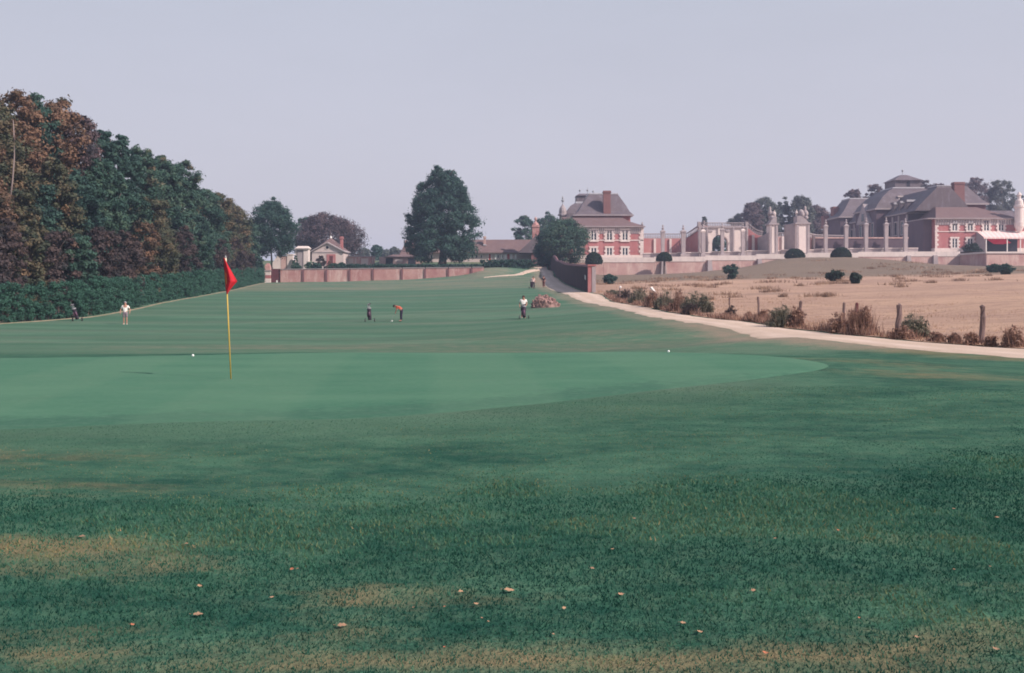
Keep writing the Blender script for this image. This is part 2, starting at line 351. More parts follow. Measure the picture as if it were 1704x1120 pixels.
# ------------------------------------------------------------------ the ground and what lies on it
def clip_lin(y, pts): a=np.array(pts,float); return np.interp(y,a[:,0],a[:,1])
PR=[(-40,120),(5,70),(14,48),(18,36),(22,27.5),(26,20.5),(31,16.2),(34.5,16.0),(38.5,14.95),(43,14.35),(48,14.05),(56,13.75),(66,13.0),(75,12.2),(90,11.3),(110,10.2),(116,8.85),(122,8.8),(232,8.8),(262,8.8)]
PL=[(-40,112),(5,62),(12,44),(16,32),(20,23),(24.5,16.8),(27,13.9),(28.6,12.95),(36,10.55),(43,9.85),(50,9.35),(68,8.45),(84,7.5),(100,6.5),(115,5.95),(128,5.15),(150,5.0),(180,5.3),(205,5.9),(232,5.6),(262,5.0)]
def edge_pts(pts):
    o=[]
    for px,py in pts: Y=hitY(px,py); o.append((Y,X_(px,Y)))
    return sorted(o)
_r=edge_pts([(1704,581.4),(1608,574.5),(1537,570),(1490,564.5),(1442,560),(1371,552.5),(1300,545.5),(1199,531.5),(1185,530),(1140,523.4),(1101,516.3),(1058.6,508.8),(1026,503.5)])
_l=edge_pts([(1704,599),(1584.5,588),(1490,580),(1395,571.5),(1300,562),(1199,545.5),(1143,537.5),(1101,531),(1044.5,519),(1002,509.5),(970,503)])
PR=[p for p in PR if p[0]<_r[0][0]-3]+_r+[p for p in PR if p[0]>max(108,_r[-1][0]+4)]
PL=[p for p in PL if p[0]<_l[0][0]-3]+_l+[p for p in PL if p[0]>max(110,_l[-1][0]+4)]
def dry_of(x,y):
    d=np.zeros_like(x)
    d=d+0.20*smooth(29,34,y)*smooth(60,44,y)*smooth(16,4,np.abs(x-2)*0.4)
    d=d+0.36*smooth(135,165,y)*smooth(215,195,y)
    dl=clip_lin(y,PL)-x; d=d+0.5*smooth(2.6,0.4,dl)*(dl>-0.5)*smooth(20,26,y)
    d=d+0.35*smooth(198,204,y)*smooth(-11,-7,x)*smooth(1.5,-2,x)
    for px,py,sx,sy,a in [(40,915,1.0,0.32,1.0),(110,1082,0.20,0.12,1.0),(620,992,0.50,0.22,0.8),(200,945,0.7,0.2,0.55),(300,1062,1.3,0.16,0.42),
                          (720,1088,0.9,0.14,0.5),(1180,1098,0.8,0.15,0.6),(380,1092,0.9,0.10,0.55),(920,1108,0.8,0.12,0.55),(1500,1112,0.8,0.12,0.45),(150,1040,0.5,0.10,0.4),(1600,1060,0.8,0.3,0.35),(560,1045,0.14,0.08,0.7),(860,995,0.3,0.08,0.5),
                          (1480,905,1.2,0.25,0.3),(1590,990,0.8,0.15,0.35),(900,870,1.6,0.2,0.22),(60,760,1.6,0.6,0.4),(60,820,1.5,0.5,0.4),(1450,600,2.5,1.2,0.3),(1600,620,2.2,1.6,0.45)]:
        Y=2640.0/(py-475); X=(px-852)*Y/F
        d=d+a*np.exp(-((x-X)/sx)**2-((y-Y)/sy)**2)
    return np.clip(np.where(y<20,0.72*d,d),0,1.2)
GREEN=[(px,2640.0/(py-475)) for px,py in [(0,597),(150,593.5),(300,590),(450,586),(600,582),(750,579),(900,578),(1000,579.5),(1100,583),(1180,586.5),(1250,592),(1320,598.5),(1375,606),(1392,611),(1370,619),(1310,628),(1250,636),(1180,643.5),(1100,651),(1000,662),(900,673),(800,682),(700,691),(600,697),(500,699),(400,700),(300,702),(150,709),(0,716)]]
GREEN=[((px-852)*Y/F,Y) for px,Y in GREEN]+[(-8.2,10.6),(-13,11.5),(-17.5,14),(-18.5,17.5),(-16.5,20.5)]
def sample_closed(pts,n):
    p=np.array(pts+[pts[0]]); s=np.concatenate([[0],np.cumsum(np.hypot(*np.diff(p,axis=0).T))]); t=np.linspace(0,s[-1],n,endpoint=False)
    return np.stack([np.interp(t,s,p[:,0]),np.interp(t,s,p[:,1])],-1)
gb=sample_closed(GREEN,220)
for _ in range(3): gb=(np.roll(gb,1,0)+2*gb+np.roll(gb,-1,0))/4
def in_poly(x,y,P):
    c=np.zeros(x.shape,bool); n=len(P)
    for i in range(n):
        x0,y0=P[i]; x1,y1=P[(i+1)%n]
        if y0==y1: continue
        m=((y0>y)!=(y1>y))&(x<(x1-x0)*(y-y0)/(y1-y0)+x0); c^=m
    return c
# lawn material: rough near the camera, striped fairway beyond the green
def lawn_mat():
    m,nt,b=nodes('lawn'); p=geo_pos(nt)
    fair=attr(nt,'fair'); dry=attr(nt,'dry')
    n1=noise(nt,scalev(nt,p,(0.55,1.0,1)),0.9,5,0.65); n2=noise(nt,p,5.0,4,0.7); n3=noise(nt,scalev(nt,p,(1,1,1)),45,3,0.7)
    rough_c=mixc(nt,remap(nt,mth(nt,'ADD',mth(nt,'MULTIPLY',n1,0.6),mth(nt,'MULTIPLY',noise(nt,scalev(nt,p,(0.8,1.5,1)),2.6,5,0.7),0.4)),0.40,0.60),(0.016,0.074,0.052),(0.070,0.168,0.106))
    rough_c=mixc(nt,remap(nt,n2,0.45,0.8,0,0.5),rough_c,(0.135,0.18,0.115))
    rough_c=mixc(nt,remap(nt,n3,0.4,0.75,0,0.55),rough_c,(0.024,0.075,0.056))
    wv=scalev(nt,p,(0.22,1,0)); warp=noise(nt,scalev(nt,p,(0.02,0.05,0)),1.0,3)
    sepn=nd(nt,'ShaderNodeSeparateXYZ'); nt.links.new(p,sepn.inputs[0])
    s=mth(nt,'ADD',mth(nt,'MULTIPLY',sepn.outputs['X'],0.20),sepn.outputs['Y'])
    s=mth(nt,'ADD',s,mth(nt,'MULTIPLY',warp,22.0)); s=mth(nt,'SINE',mth(nt,'MULTIPLY',s,2*math.pi/9.0))
    st=remap(nt,s,-0.45,0.45)
    st=mth(nt,'MULTIPLY',st,remap(nt,noise(nt,scalev(nt,p,(0.03,0.08,0)),1.0,4,0.7),0.32,0.68,0.0,1.0))
    fair_c=mixc(nt,st,(0.066,0.146,0.094),(0.106,0.194,0.128))
    f2=noise(nt,scalev(nt,p,(0.05,0.25,1)),1.0,6,0.7)
    fair_c=mixc(nt,remap(nt,f2,0.45,0.75,0,0.5),fair_c,(0.19,0.18,0.145))
    f3=noise(nt,scalev(nt,p,(0.5,1.2,1)),1.2,5,0.75)
    fair_c=mixc(nt,remap(nt,f3,0.4,0.75,0,0.45),fair_c,(0.045,0.095,0.062))
    c=mixc(nt,fair,rough_c,fair_c)
    dn=mth(nt,'ADD',dry,remap(nt,mth(nt,'ADD',mth(nt,'MULTIPLY',noise(nt,scalev(nt,p,(0.7,1.3,1)),2.2,6,0.75),0.5),mth(nt,'MULTIPLY',noise(nt,scalev(nt,p,(0.05,0.16,0)),1.0,6,0.75),0.5)),0.36,0.64,-0.4,0.4))
    dd=mth(nt,'MULTIPLY',remap(nt,dn,0.15,0.95),remap(nt,dry,0.02,0.2))
    nearc=mixc(nt,n2,(0.17,0.145,0.075),(0.33,0.225,0.130)); c=mixc(nt,dd,c,mixc(nt,fair,nearc,mixc(nt,n2,(0.24,0.18,0.14),(0.32,0.245,0.185))))
    nt.links.new(c,b.inputs['Base Color']); b.inputs['Roughness'].default_value=0.95; b.inputs['Specular IOR Level'].default_value=0.08
    bump(nt,b,mth(nt,'ADD',n3,mth(nt,'MULTIPLY',n2,1.5)),0.03,0.8)
    return m
M['lawn']=lawn_mat()
ys=np.concatenate([np.arange(-30,2,2.0),np.arange(2,14,0.16),np.arange(14,34,0.3),34*np.power(262/34,np.linspace(0,1,150)),np.arange(268,320,6)])
hx=np.concatenate([np.arange(0,13,0.26),13*np.power(300/13,np.linspace(0,1,80))])
xs=np.concatenate([-hx[::-1][:-1],hx])
def lawn_z(x,y): return height(x,y)-0.35*smooth(0.8,2.5,x-np.where(y>115,9.6,clip_lin(y,PR)))*(y<236)*(y>18)
me,co=grid_mesh('lawn',xs,ys,lawn_z)
gx,gy=co[:,0],co[:,1]
far_edge=np.interp(gx,[-30,-13,-8,-3.7,0.7,3.7,5.5,6.4,8,10.5,14,40],[19,21.2,22.9,24.9,26.2,26.4,27,27.5,28,29,29,24])
fair=smooth(0.5,3.5,gy-far_edge-0.6)
nb=(gy>6)&(gy<30)&(np.abs(gx)<22); dg=np.full(len(gx),99.0); dg[nb]=np.sqrt(((np.stack([gx[nb],gy[nb]],-1)[:,None]-gb[None])**2).sum(-1)).min(1)
fair=np.maximum(fair,0.85*smooth(2.6,0.2,dg)*(gy<far_edge-2)*smooth(6.0,2.5,gx))
vattr(me,'fair',fair); vattr(me,'dry',dry_of(gx,gy))
lawn=link('lawn',me,M['lawn']); tag(lawn,'wide mown grass slope with faint mowing stripes running up to the brick wall','lawn',kind='structure')
# putting green
m,nt,b=nodes('putting_green_turf'); p=geo_pos(nt)
n1=noise(nt,scalev(nt,p,(0.35,1.1,1)),0.6,5,0.65); n2=noise(nt,p,60,3,0.7)
sp=nd(nt,'ShaderNodeSeparateXYZ'); nt.links.new(p,sp.inputs[0])
str_=mth(nt,'SINE',mth(nt,'ADD',mth(nt,'MULTIPLY',sp.outputs['X'],1.75),mth(nt,'MULTIPLY',sp.outputs['Y'],0.14)))
edge=attr(nt,'edge'); c=mixc(nt,remap(nt,n1,0.3,0.7),(0.046,0.142,0.088),(0.082,0.190,0.118))
c=mixc(nt,remap(nt,mth(nt,'ADD',edge,remap(nt,noise(nt,p,2.5,5,0.8),0.3,0.7,-0.5,0.5)),0.3,0.7),c,(0.044,0.122,0.080))
c=mixc(nt,remap(nt,str_,-0.25,0.25,0,0.30),c,(0.105,0.205,0.128))
c=mixc(nt,remap(nt,n2,0.4,0.8,0,0.5),c,(0.05,0.115,0.075)); c=mixc(nt,remap(nt,noise(nt,scalev(nt,p,(1,1.4,1)),7.0,4,0.75),0.45,0.75,0,0.4),c,(0.115,0.205,0.145))
c=mixc(nt,remap(nt,noise(nt,scalev(nt,p,(0.5,1.6,1)),1.6,4,0.7),0.55,0.8,0,0.35),c,(0.118,0.172,0.118))
nt.links.new(c,b.inputs['Base Color']); b.inputs['Roughness'].default_value=0.9; b.inputs['Specular IOR Level'].default_value=0.1
bump(nt,b,n2,0.008,0.5); M['green_turf']=m
ctr=np.array([-5.0,18.0]); rr=np.linspace(0.0005,1,44)
gco=(ctr+(gb-ctr)*rr[:,None,None]).reshape(-1,2); ng=len(gb)
i=np.arange(len(rr)*ng).reshape(len(rr),ng); j=np.roll(i,-1,1)
q=np.stack([i[:-1],i[1:],j[1:],j[:-1]],-1).reshape(-1,4)
gz=height(gco[:,0],gco[:,1])+0.014-0.022*smooth(0.975,1.0,np.repeat(rr,ng))
gm=np_mesh('putting_green',np.column_stack([gco,gz]),q,True); vattr(gm,'edge',smooth(0.72,1.0,np.repeat(rr,ng))*smooth(20,14,gco[:,1]))
green=link('putting_green',gm,M['green_turf'])
tag(green,'smooth pale closely mown putting green around the yellow flagstick','putting green',kind='structure')
# gravel path
def path_mat():
    m,nt,b=nodes('gravel'); p=geo_pos(nt)
    n1=noise(nt,p,0.35,5,0.6); n2=noise(nt,p,14,4,0.8)
    c=mixc(nt,remap(nt,n1,0.35,0.7),(0.50,0.38,0.295),(0.60,0.465,0.37)); c=mixc(nt,remap(nt,n2,0.4,0.8,0,0.5),c,(0.36,0.26,0.22))
    ac=attr(nt,'across'); lane=mth(nt,'MULTIPLY',remap(nt,mth(nt,'ABSOLUTE',mth(nt,'SUBTRACT',mth(nt,'ABSOLUTE',mth(nt,'SUBTRACT',ac,0.5)),0.22)),0.05,0.12,0.55,0.0),remap(nt,noise(nt,scalev(nt,p,(1,0.15,1)),0.9,4,0.7),0.35,0.65))
    c=mixc(nt,lane,c,(0.70,0.56,0.48))
    verge=mth(nt,'ADD',mth(nt,'ABSOLUTE',mth(nt,'SUBTRACT',ac,0.5)),remap(nt,noise(nt,p,1.3,5,0.8),0.3,0.7,-0.10,0.10)); c=mixc(nt,remap(nt,verge,0.41,0.50,0,0.8),c,(0.30,0.235,0.165))
    c=mixc(nt,remap(nt,noise(nt,p,3.2,5,0.8),0.58,0.75,0,0.5),c,(0.40,0.30,0.25))
    nt.links.new(c,b.inputs['Base Color']); bump(nt,b,n2,0.03,0.7); return m
M['gravel']=path_mat()
M['bare_soil']=wall_mat('bare_soil',(0.33,0.25,0.185),(0.22,0.20,0.13),0.25,(0.12,0.16,0.09),0.8,0.95,5)
def strip(name,L_,R_,n,label,off=0.03,across=9,jit=0.12,crown=0.04,mat_='gravel'):
    def res(P):
        P=np.array([(x,y) for y,x in P],float); s=np.concatenate([[0],np.cumsum(np.hypot(*np.diff(P,axis=0).T))]); t=np.linspace(0,s[-1],n)
        o=np.stack([np.interp(t,s,P[:,0]),np.interp(t,s,P[:,1])],-1)
        for _ in range(2): o[1:-1]=(o[:-2]+2*o[1:-1]+o[2:])/4
        return o
    a,b_=res(L_),res(R_); rg=np.random.default_rng(5)
    a[1:-1]+=rg.normal(0,jit,(n-2,2)); b_[1:-1]+=rg.normal(0,jit,(n-2,2))*0.6
    t=np.linspace(0,1,across); pc=(a[:,None]*(1-t)[None,:,None]+b_[:,None]*t[None,:,None]); x,y=pc[...,0].ravel(),pc[...,1].ravel()
    z=height(x,y)-0.02+np.tile((off+crown)*np.sqrt(np.sin(math.pi*t).clip(0)),n)
    i=np.arange(n*across).reshape(n,across); q=np.stack([i[:-1,:-1],i[:-1,1:],i[1:,1:],i[1:,:-1]],-1).reshape(-1,4)
    pm=np_mesh(name,np.column_stack([x,y,z]),q,True); vattr(pm,'across',np.tile(t,n)); o=link(name,pm,M[mat_]); return tag(o,label,'path',kind='structure')
strip('gravel_path',PL[1:],PR[1:],320,'pale sandy gravel path curving from the old wall to the lower right')
strip('side_path',[(194.5,-5.5),(197.5,-2.5),(204.5,2.2),(211,5.9)],[(196,-5.5),(200,-2.5),(208,2.2),(215,5.9)],60,'narrow sandy track branching off beside the grass bank',0.05)
HP=[(px,Y) for px,Y in [(-150,68),(-60,72),(0,77),(127,85),(200,96),(260,112),(330,132),(370,152),(400,175),(425,195),(436,203)]]
strip('hedge_border',[(Y,X_(px,Y)+0.55) for px,Y in HP],[(Y,X_(px,Y)+1.0) for px,Y in HP],200,'thin pale strip of bare dry earth along the foot of the long hedge',0.05,5,0.08,0.02,'bare_soil')
# dry field beyond the fence
m,nt,b=nodes('dry_field'); p=geo_pos(nt)
n1=noise(nt,scalev(nt,p,(0.05,0.11,0.1)),1.0,6,0.65); n2=noise(nt,scalev(nt,p,(0.4,1.2,1)),0.9,5,0.75); n3=noise(nt,p,7,3,0.8); gr=attr(nt,'dry')
c=mixc(nt,remap(nt,n1,0.38,0.62),(0.64,0.42,0.30),(0.50,0.325,0.245)); c=mixc(nt,remap(nt,n2,0.46,0.72,0,0.8),c,(0.33,0.20,0.165)); c=mixc(nt,remap(nt,n2,0.4,0.2,0,0.5),c,(0.68,0.50,0.345))
gmask=mth(nt,'ADD',gr,remap(nt,noise(nt,scalev(nt,p,(0.06,0.16,0)),1.0,6,0.75),0.3,0.7,-0.4,0.4))
c=mixc(nt,mth(nt,'MULTIPLY',remap(nt,gmask,0.1,0.9,0,0.85),remap(nt,gr,0.0,0.25)),c,mixc(nt,n2,(0.125,0.125,0.088),(0.235,0.17,0.135)))
c=mixc(nt,remap(nt,n3,0.45,0.8,0,0.4),c,(0.22,0.14,0.10))
nt.links.new(c,b.inputs['Base Color']); bump(nt,b,mth(nt,'ADD',mth(nt,'MULTIPLY',n2,1.6),n3),0.28,0.9); M['dry_field']=m
fy=np.concatenate([np.arange(17,60,0.6),np.arange(60,120,1.2),np.arange(120,235.2,1.8),[235.2]])
ft=np.concatenate([np.linspace(0,0.12,50),0.12*np.power(1/0.12,np.linspace(0,1,70))[1:]])
fe=clip_lin(fy,PR); fe=np.where(fy>115,9.55,fe-0.05); fx=fe[:,None]+(300-fe[:,None])*ft[None,:]; fY=np.repeat(fy[:,None],len(ft),1)
fz=height(fx.ravel(),fY.ravel())+0.03+0.05*np.sin(fx.ravel()*0.7+1.3*np.sin(fY.ravel()*0.31))*np.sin(fY.ravel()*0.55)*smooth(0,2,(fx-fe[:,None]).ravel())
i=np.arange(fx.size).reshape(fx.shape); q=np.stack([i[:-1,:-1],i[:-1,1:],i[1:,1:],i[1:,:-1]],-1).reshape(-1,4)
me=np_mesh('dry_field',np.column_stack([fx.ravel(),fY.ravel(),fz]),q,True)
fxx,fyy=fx.ravel(),fY.ravel()
fgreen=0.95*smooth(145,170,fyy)+0.0*fxx
for px,py,Y,sx,sy,a in [(1360,440,215,26,22,0.35),(1640,446,206,14,8,0.7),(1080,487,112,9,3,0.6),(1250,489,104,8,2.5,0.45),(1420,492,90,7,2,0.35),(1060,462,185,14,10,0.5)]:
    w=W(px,py,Y); fgreen+=a*np.exp(-((fxx-w.x)/sx)**2-((fyy-w.y)/sy)**2)
vattr(me,'dry',np.clip(fgreen,0,1.1))
field=link('dry_field',me,M['dry_field']); tag(field,'parched pinkish straw field between the fence posts and the terrace wall','field',kind='structure')
# terraces of the houses and the country behind them
m,nt,b=nodes('terrace_gravel'); p=geo_pos(nt)
c=mixc(nt,remap(nt,noise(nt,p,0.2,5),0.35,0.7),(0.64,0.51,0.45),(0.54,0.42,0.37))
nt.links.new(c,b.inputs['Base Color']); M['terrace']=m
m,nt,b=nodes('meadow'); p=geo_pos(nt); c=mixc(nt,remap(nt,noise(nt,p,0.08,5),0.35,0.7),(0.07,0.115,0.07),(0.14,0.15,0.09)); nt.links.new(c,b.inputs['Base Color']); M['meadow']=m
tx=np.concatenate([np.linspace(9.6,150,60),[200,300]]); ty=np.concatenate([np.linspace(235.35,360,50)])
me,_=grid_mesh('terrace',tx,ty,lambda x,y: plat(x,y)); o=link('terrace',me,M['terrace']); tag(o,'pale gravel terrace in front of the brick mansion','terrace',kind='structure')
tx=np.concatenate([[-300,-150,-90],np.linspace(-70,-7.4,40)]); ty=np.linspace(205.25,300,50)
me,_=grid_mesh('upper_garden',tx,ty,lambda x,y: plat(x,y)); o=link('upper_garden',me,M['meadow']); tag(o,'raised garden lawn behind the long brick wall','garden lawn',kind='structure')
fx_=np.concatenate([-np.geomspace(60,3000,26)[::-1],np.linspace(-50,50,11),np.geomspace(60,3000,26)]); fy_=np.geomspace(262,3000,40)
me,_=grid_mesh('far_meadow',fx_,fy_,lambda x,y: np.where(y<330,7.0,7.0)+0*x); o=link('far_meadow',me,M['meadow']); tag(o,'flat country running on behind the houses to the horizon','meadow',kind='structure')
fx_=np.concatenate([-np.geomspace(100,3000,12)[::-1],np.geomspace(100,3000,12)]); fy_=np.concatenate([-np.geomspace(25,3000,12)[::-1],[-10,50,100,150,200,262]])
me,_=grid_mesh('outer_ground',fx_,fy_,lambda x,y: -1.6+0*x); o=link('outer_ground',me,M['meadow']); tag(o,'low grassland continuing around the course','meadow',kind='structure')
# blades of the near rough, thinner with distance
def blades(name,x,y,z,h,w,lean,tint,mats,seg=1):
    n=len(x); rg=np.random.default_rng(3); a=rg.uniform(0,2*math.pi,n); la=rg.uniform(0,2*math.pi,n)
    dx,dy=np.cos(a)*w/2,np.sin(a)*w/2; lx,ly=np.cos(la)*lean*h,np.sin(la)*lean*h
    v=np.empty((n,3,3)); v[:,0]=np.column_stack([x-dx*1.2,y-dy*1.2,z]); v[:,1]=np.column_stack([x+dx*1.2,y+dy*1.2,z]); v[:,2]=np.column_stack([x+lx,y+ly,z+h*1.1])
    q=np.arange(3*n).reshape(n,3); return np_mesh(name,v.reshape(-1,3),q,False,tint)
L['turf']=leaf_mat('rough_grass',[(0,(0.014,0.074,0.054)),(0.32,(0.030,0.118,0.080)),(0.58,(0.066,0.172,0.106)),(0.80,(0.18,0.205,0.10)),(1,(0.40,0.26,0.145))],0.35)
NB=640000
u=rng.uniform(0,1,NB); Yb=1.6+(15.5-1.6)*u; Xb=rng.uniform(-1,1,NB)*(0.56*Yb+4.5); ex=np.abs(Xb)-0.56*Yb
kq=rng.uniform(0,1,NB)<smooth(4.5,1.5,ex); Xb,Yb=Xb[kq],Yb[kq]
keep=~in_poly(Xb,Yb,[tuple(p) for p in (gb-ctr)*1.004+ctr]); Xb,Yb=Xb[keep],Yb[keep]
def vnoise(x,y,s,seed):
    rg=np.random.default_rng(seed); T=rg.uniform(0,1,(64,64)); x=x*s+1000; y=y*s+1000; xi=np.floor(x).astype(int); yi=np.floor(y).astype(int); fx=x-xi; fy=y-yi
    fx=fx*fx*(3-2*fx); fy=fy*fy*(3-2*fy); g=lambda a,b_:T[(xi+a)%64,(yi+b_)%64]
    return (g(0,0)*(1-fx)+g(1,0)*fx)*(1-fy)+(g(0,1)*(1-fx)+g(1,1)*fx)*fy
nn=0.55*vnoise(Xb*0.45,Yb,1.25,1)+0.30*vnoise(Xb*0.7,Yb,3.6,2)+0.15*vnoise(Xb,Yb,9.0,4)
dr=dry_of(Xb,Yb)
hb=np.clip(rng.normal(0.022,0.006,len(Xb))*(0.65+0.7*nn),0.009,0.045)*(1-0.35*np.clip(dr,0,1))
tb=np.clip(np.minimum((nn-0.5)*2.3+0.33,0.54)+rng.normal(0,0.12,len(Xb))+0.50*dr*(0.5+0.8*rng.uniform(0,1,len(Xb))),0,1)
pxb=852+Xb*F/Yb; pyb=475+2640/Yb
edge=np.interp(pxb,[-200,0,400,600,850,900,1000,1100,1300,1500,1704,1900],[835,832,826,812,798,812,802,790,796,770,735,720])+50*(vnoise(Xb,Yb,1.4,21)-0.5)
long_=smooth(-34,40,pyb-edge); hb=hb*(0.38+0.62*long_); tb=np.clip(tb+0.10*(1-long_),0,1); kk=rng.uniform(0,1,len(Xb))<0.45+0.55*long_
Xb,Yb,hb,tb=Xb[kk],Yb[kk],hb[kk],tb[kk]
me=blades('rough_grass',Xb,Yb,height(Xb,Yb)-0.004,hb,0.0038+0.0008*Yb,rng.uniform(0.2,1.1,len(Xb)),tb,None)
o=link('rough_grass',me,L['turf']); tag(o,'uneven dark green rough with straw coloured tips in front of the putting green','grass',kind='stuff')
# straw of the field
L['scrub']=leaf_mat('scrub',[(0,(0.16,0.105,0.08)),(0.5,(0.30,0.195,0.14)),(1,(0.42,0.29,0.20))],0.2)
NB=34000
Yb=30*np.power(200/30,rng.uniform(0,1,NB)**1.25); eb=np.where(Yb>115,9.9,clip_lin(Yb,PR)); Xb=eb+rng.exponential(1.0,NB)*(0.10*Yb+3.0)
keep=(Xb<0.62*Yb+9)&(Yb<228)&(rng.uniform(0,1,len(Xb))<smooth(190,60,Yb)*0.9+0.1); Xb,Yb,eb=Xb[keep],Yb[keep],eb[keep]
nn=0.6*vnoise(Xb*0.5,Yb,0.35,8)+0.4*vnoise(Xb,Yb,1.2,9); k2=rng.uniform(0,1,len(Xb))<np.clip(0.1+1.6*nn-0.25,0,1); Xb,Yb,eb,nn=Xb[k2],Yb[k2],eb[k2],nn[k2]
hb=(0.03+0.13*nn*rng.uniform(0.3,1.2,len(Xb)))*(1+0.6*smooth(2.0,0.2,Xb-eb))
tb=np.clip(0.55+rng.normal(0,0.2,len(Xb))-0.5*smooth(0.6,0.85,nn),0,1)
me=blades('straw',Xb,Yb,height(Xb,Yb),hb,0.012+0.0003*Yb,rng.uniform(0.2,0.9,len(Xb)),tb,None)
o=link('dry_grass',me,L['dry']); tag(o,'dry straw coloured grass standing in the field along the path','grass',kind='stuff')
NB=9000
cn=200; cY=90*np.power(215/90,rng.uniform(0,1,cn)); cX=10.5+rng.uniform(0,1,cn)*(0.6*cY-4); cw=rng.uniform(0.3,1.3,cn)*(cY/150); kk=vnoise(cX*0.4,cY,0.09,14)>0.52; cX,cY,cw=cX[kk],cY[kk],cw[kk]
k=rng.integers(0,len(cX),NB); Xb=cX[k]+rng.normal(0,1,NB)*cw[k]; Yb=cY[k]+rng.normal(0,0.7,NB)*cw[k]
ok=(Xb>10.2)&(Yb<226); Xb,Yb,k=Xb[ok],Yb[ok],k[ok]
me=blades('scrub',Xb,Yb,height(Xb,Yb)-0.02,rng.uniform(0.15,0.5,len(Xb)),0.05+0.0004*Yb,rng.uniform(0.2,0.9,len(Xb)),np.clip(rng.normal(0.5,0.2,len(Xb))+0.2*(k%5-2)*0.4,0,1),None)
o=link('scrub_growth',me,L['scrub']); tag(o,'brown mottled scrub growing in patches across the upper field','undergrowth',kind='stuff')
# clipped edge of the path: tufts of reddish dead grass at the fence foot
NB=9000
Yb=31*np.power(110/31,rng.uniform(0,1,NB)); Xb=clip_lin(Yb,PR)+np.abs(rng.normal(0.15,0.35,NB))
cl=vnoise(Yb*0.8,Yb*0,1.0,12); k2=rng.uniform(0,1,NB)<np.clip(cl*1.7-0.3,0.1,1); Xb,Yb,cl=Xb[k2],Yb[k2],cl[k2]
me=blades('edge_grass',Xb,Yb,height(Xb,Yb)+0.02,rng.uniform(0.12,0.42,len(Xb))*(0.4+cl),0.02+0.0003*Yb,rng.uniform(0.1,0.7,len(Xb)),np.clip(rng.normal(0.45,0.25,len(Xb)),0,1),None)
o=link('dead_grass',me,L['weed']); tag(o,'reddish dead grass fringing the far edge of the gravel path','grass',kind='stuff')

# ------------------------------------------------------------------ foliage
def leaf_cloud(centers, radii, n_per, size, seed, up=0.35, tint_mu=0.45, tint_sd=0.16, leaf_sd=0.07, flat=0.7):
    rg=np.random.default_rng(seed); K=len(centers); centers=np.asarray(centers); radii=np.asarray(radii)
    n=np.asarray(n_per) if np.ndim(n_per) else np.full(K,n_per); idx=np.repeat(np.arange(K),n); N=len(idx)
    d=rg.normal(size=(N,3)); d/=np.linalg.norm(d,axis=1)[:,None]; r=rg.uniform(0,1,N)**0.5*np.where(rg.uniform(0,1,N)<0.22,1.45,1.0)
    pos=centers[idx]+d*(r*radii[idx])[:,None]*np.array([1,1,flat])
    nrm=d*1.1+rg.normal(size=(N,3))*0.5+np.array([0,0,up]); nrm/=np.linalg.norm(nrm,axis=1)[:,None]
    t=np.cross(nrm,rg.normal(size=(N,3))); t/=np.linalg.norm(t,axis=1)[:,None]; bt=np.cross(nrm,t)
    s=size*rg.uniform(0.55,1.35,N); a=t*s[:,None]*0.62; b_=bt*s[:,None]*0.45
    v=np.empty((N,3,3)); v[:,0]=pos-a*0.9-b_; v[:,1]=pos-a*0.9+b_; v[:,2]=pos+a*1.1
    ct=rg.normal(tint_mu,tint_sd,K); tint=np.clip(ct[idx]+rg.normal(0,leaf_sd,N),0,1)
    return v.reshape(-1,3), np.arange(3*N).reshape(N,3), tint
def crown_clumps(prof, H0, H1, rx, ry, cx, cy, n, seed, lump=0.22, cr=0.24):
    """clumps filling a crown whose half-width follows prof(t), t from 0 (bottom) to 1 (top)"""
    rg=np.random.default_rng(seed); out=[]; rad=[]; ph=rg.uniform(0,6.28,8); amp=rg.uniform(0.3,1,8)
    while len(out)<n:
        t=rg.uniform(0,1); w=prof(t)
        if rg.uniform(0,1)>w**0.8+0.05: continue
        a=rg.uniform(0,2*math.pi); q=rg.uniform(0.0,1)**0.30
        lob=1+lump*(amp[0]*math.sin(2*a+ph[0]+3*t)+amp[1]*math.sin(3*a+ph[1]-5*t)+amp[2]*math.sin(5*a+ph[2]+7*t))*0.6+rg.normal(0,0.05)
        rr_=q*w*lob
        out.append((cx+rx*rr_*math.cos(a),cy+ry*rr_*math.sin(a),H0+(H1-H0)*(t+rg.normal(0,0.02))))
        rad.append(cr*(0.6+0.8*rg.uniform())*min(rx,ry)*(0.65+0.5*w))
    return np.array(out),np.array(rad)
PROF={'plane':lambda t: float(np.interp(t,[0,.04,.12,.3,.45,.6,.8,.92,1],[.5,.8,.95,1,.98,.88,.66,.42,.12])),'forest':lambda t: (0.72+0.5*t) if t<0.5 else max(0.12,0.97*math.sqrt(max(0.0,1-((t-0.5)/0.5)**2.4))),'oval':lambda t: math.sqrt(max(0,1-(2*t-0.86)**2/1.32)) if t<1 else 0.05,
      'cone':lambda t: max(0.0,min(1.0,(0.55+2.2*t) if t<0.2 else 1.03-0.92*((t-0.2)/0.8)**1.7)),
      'dome':lambda t: math.sqrt(max(0.0,1-t**2.3))*(0.8+0.2*min(1,t*5)),
      'broad':lambda t: max(0.05,math.sin(math.pi*min(1,0.12+0.88*t))**0.6)}
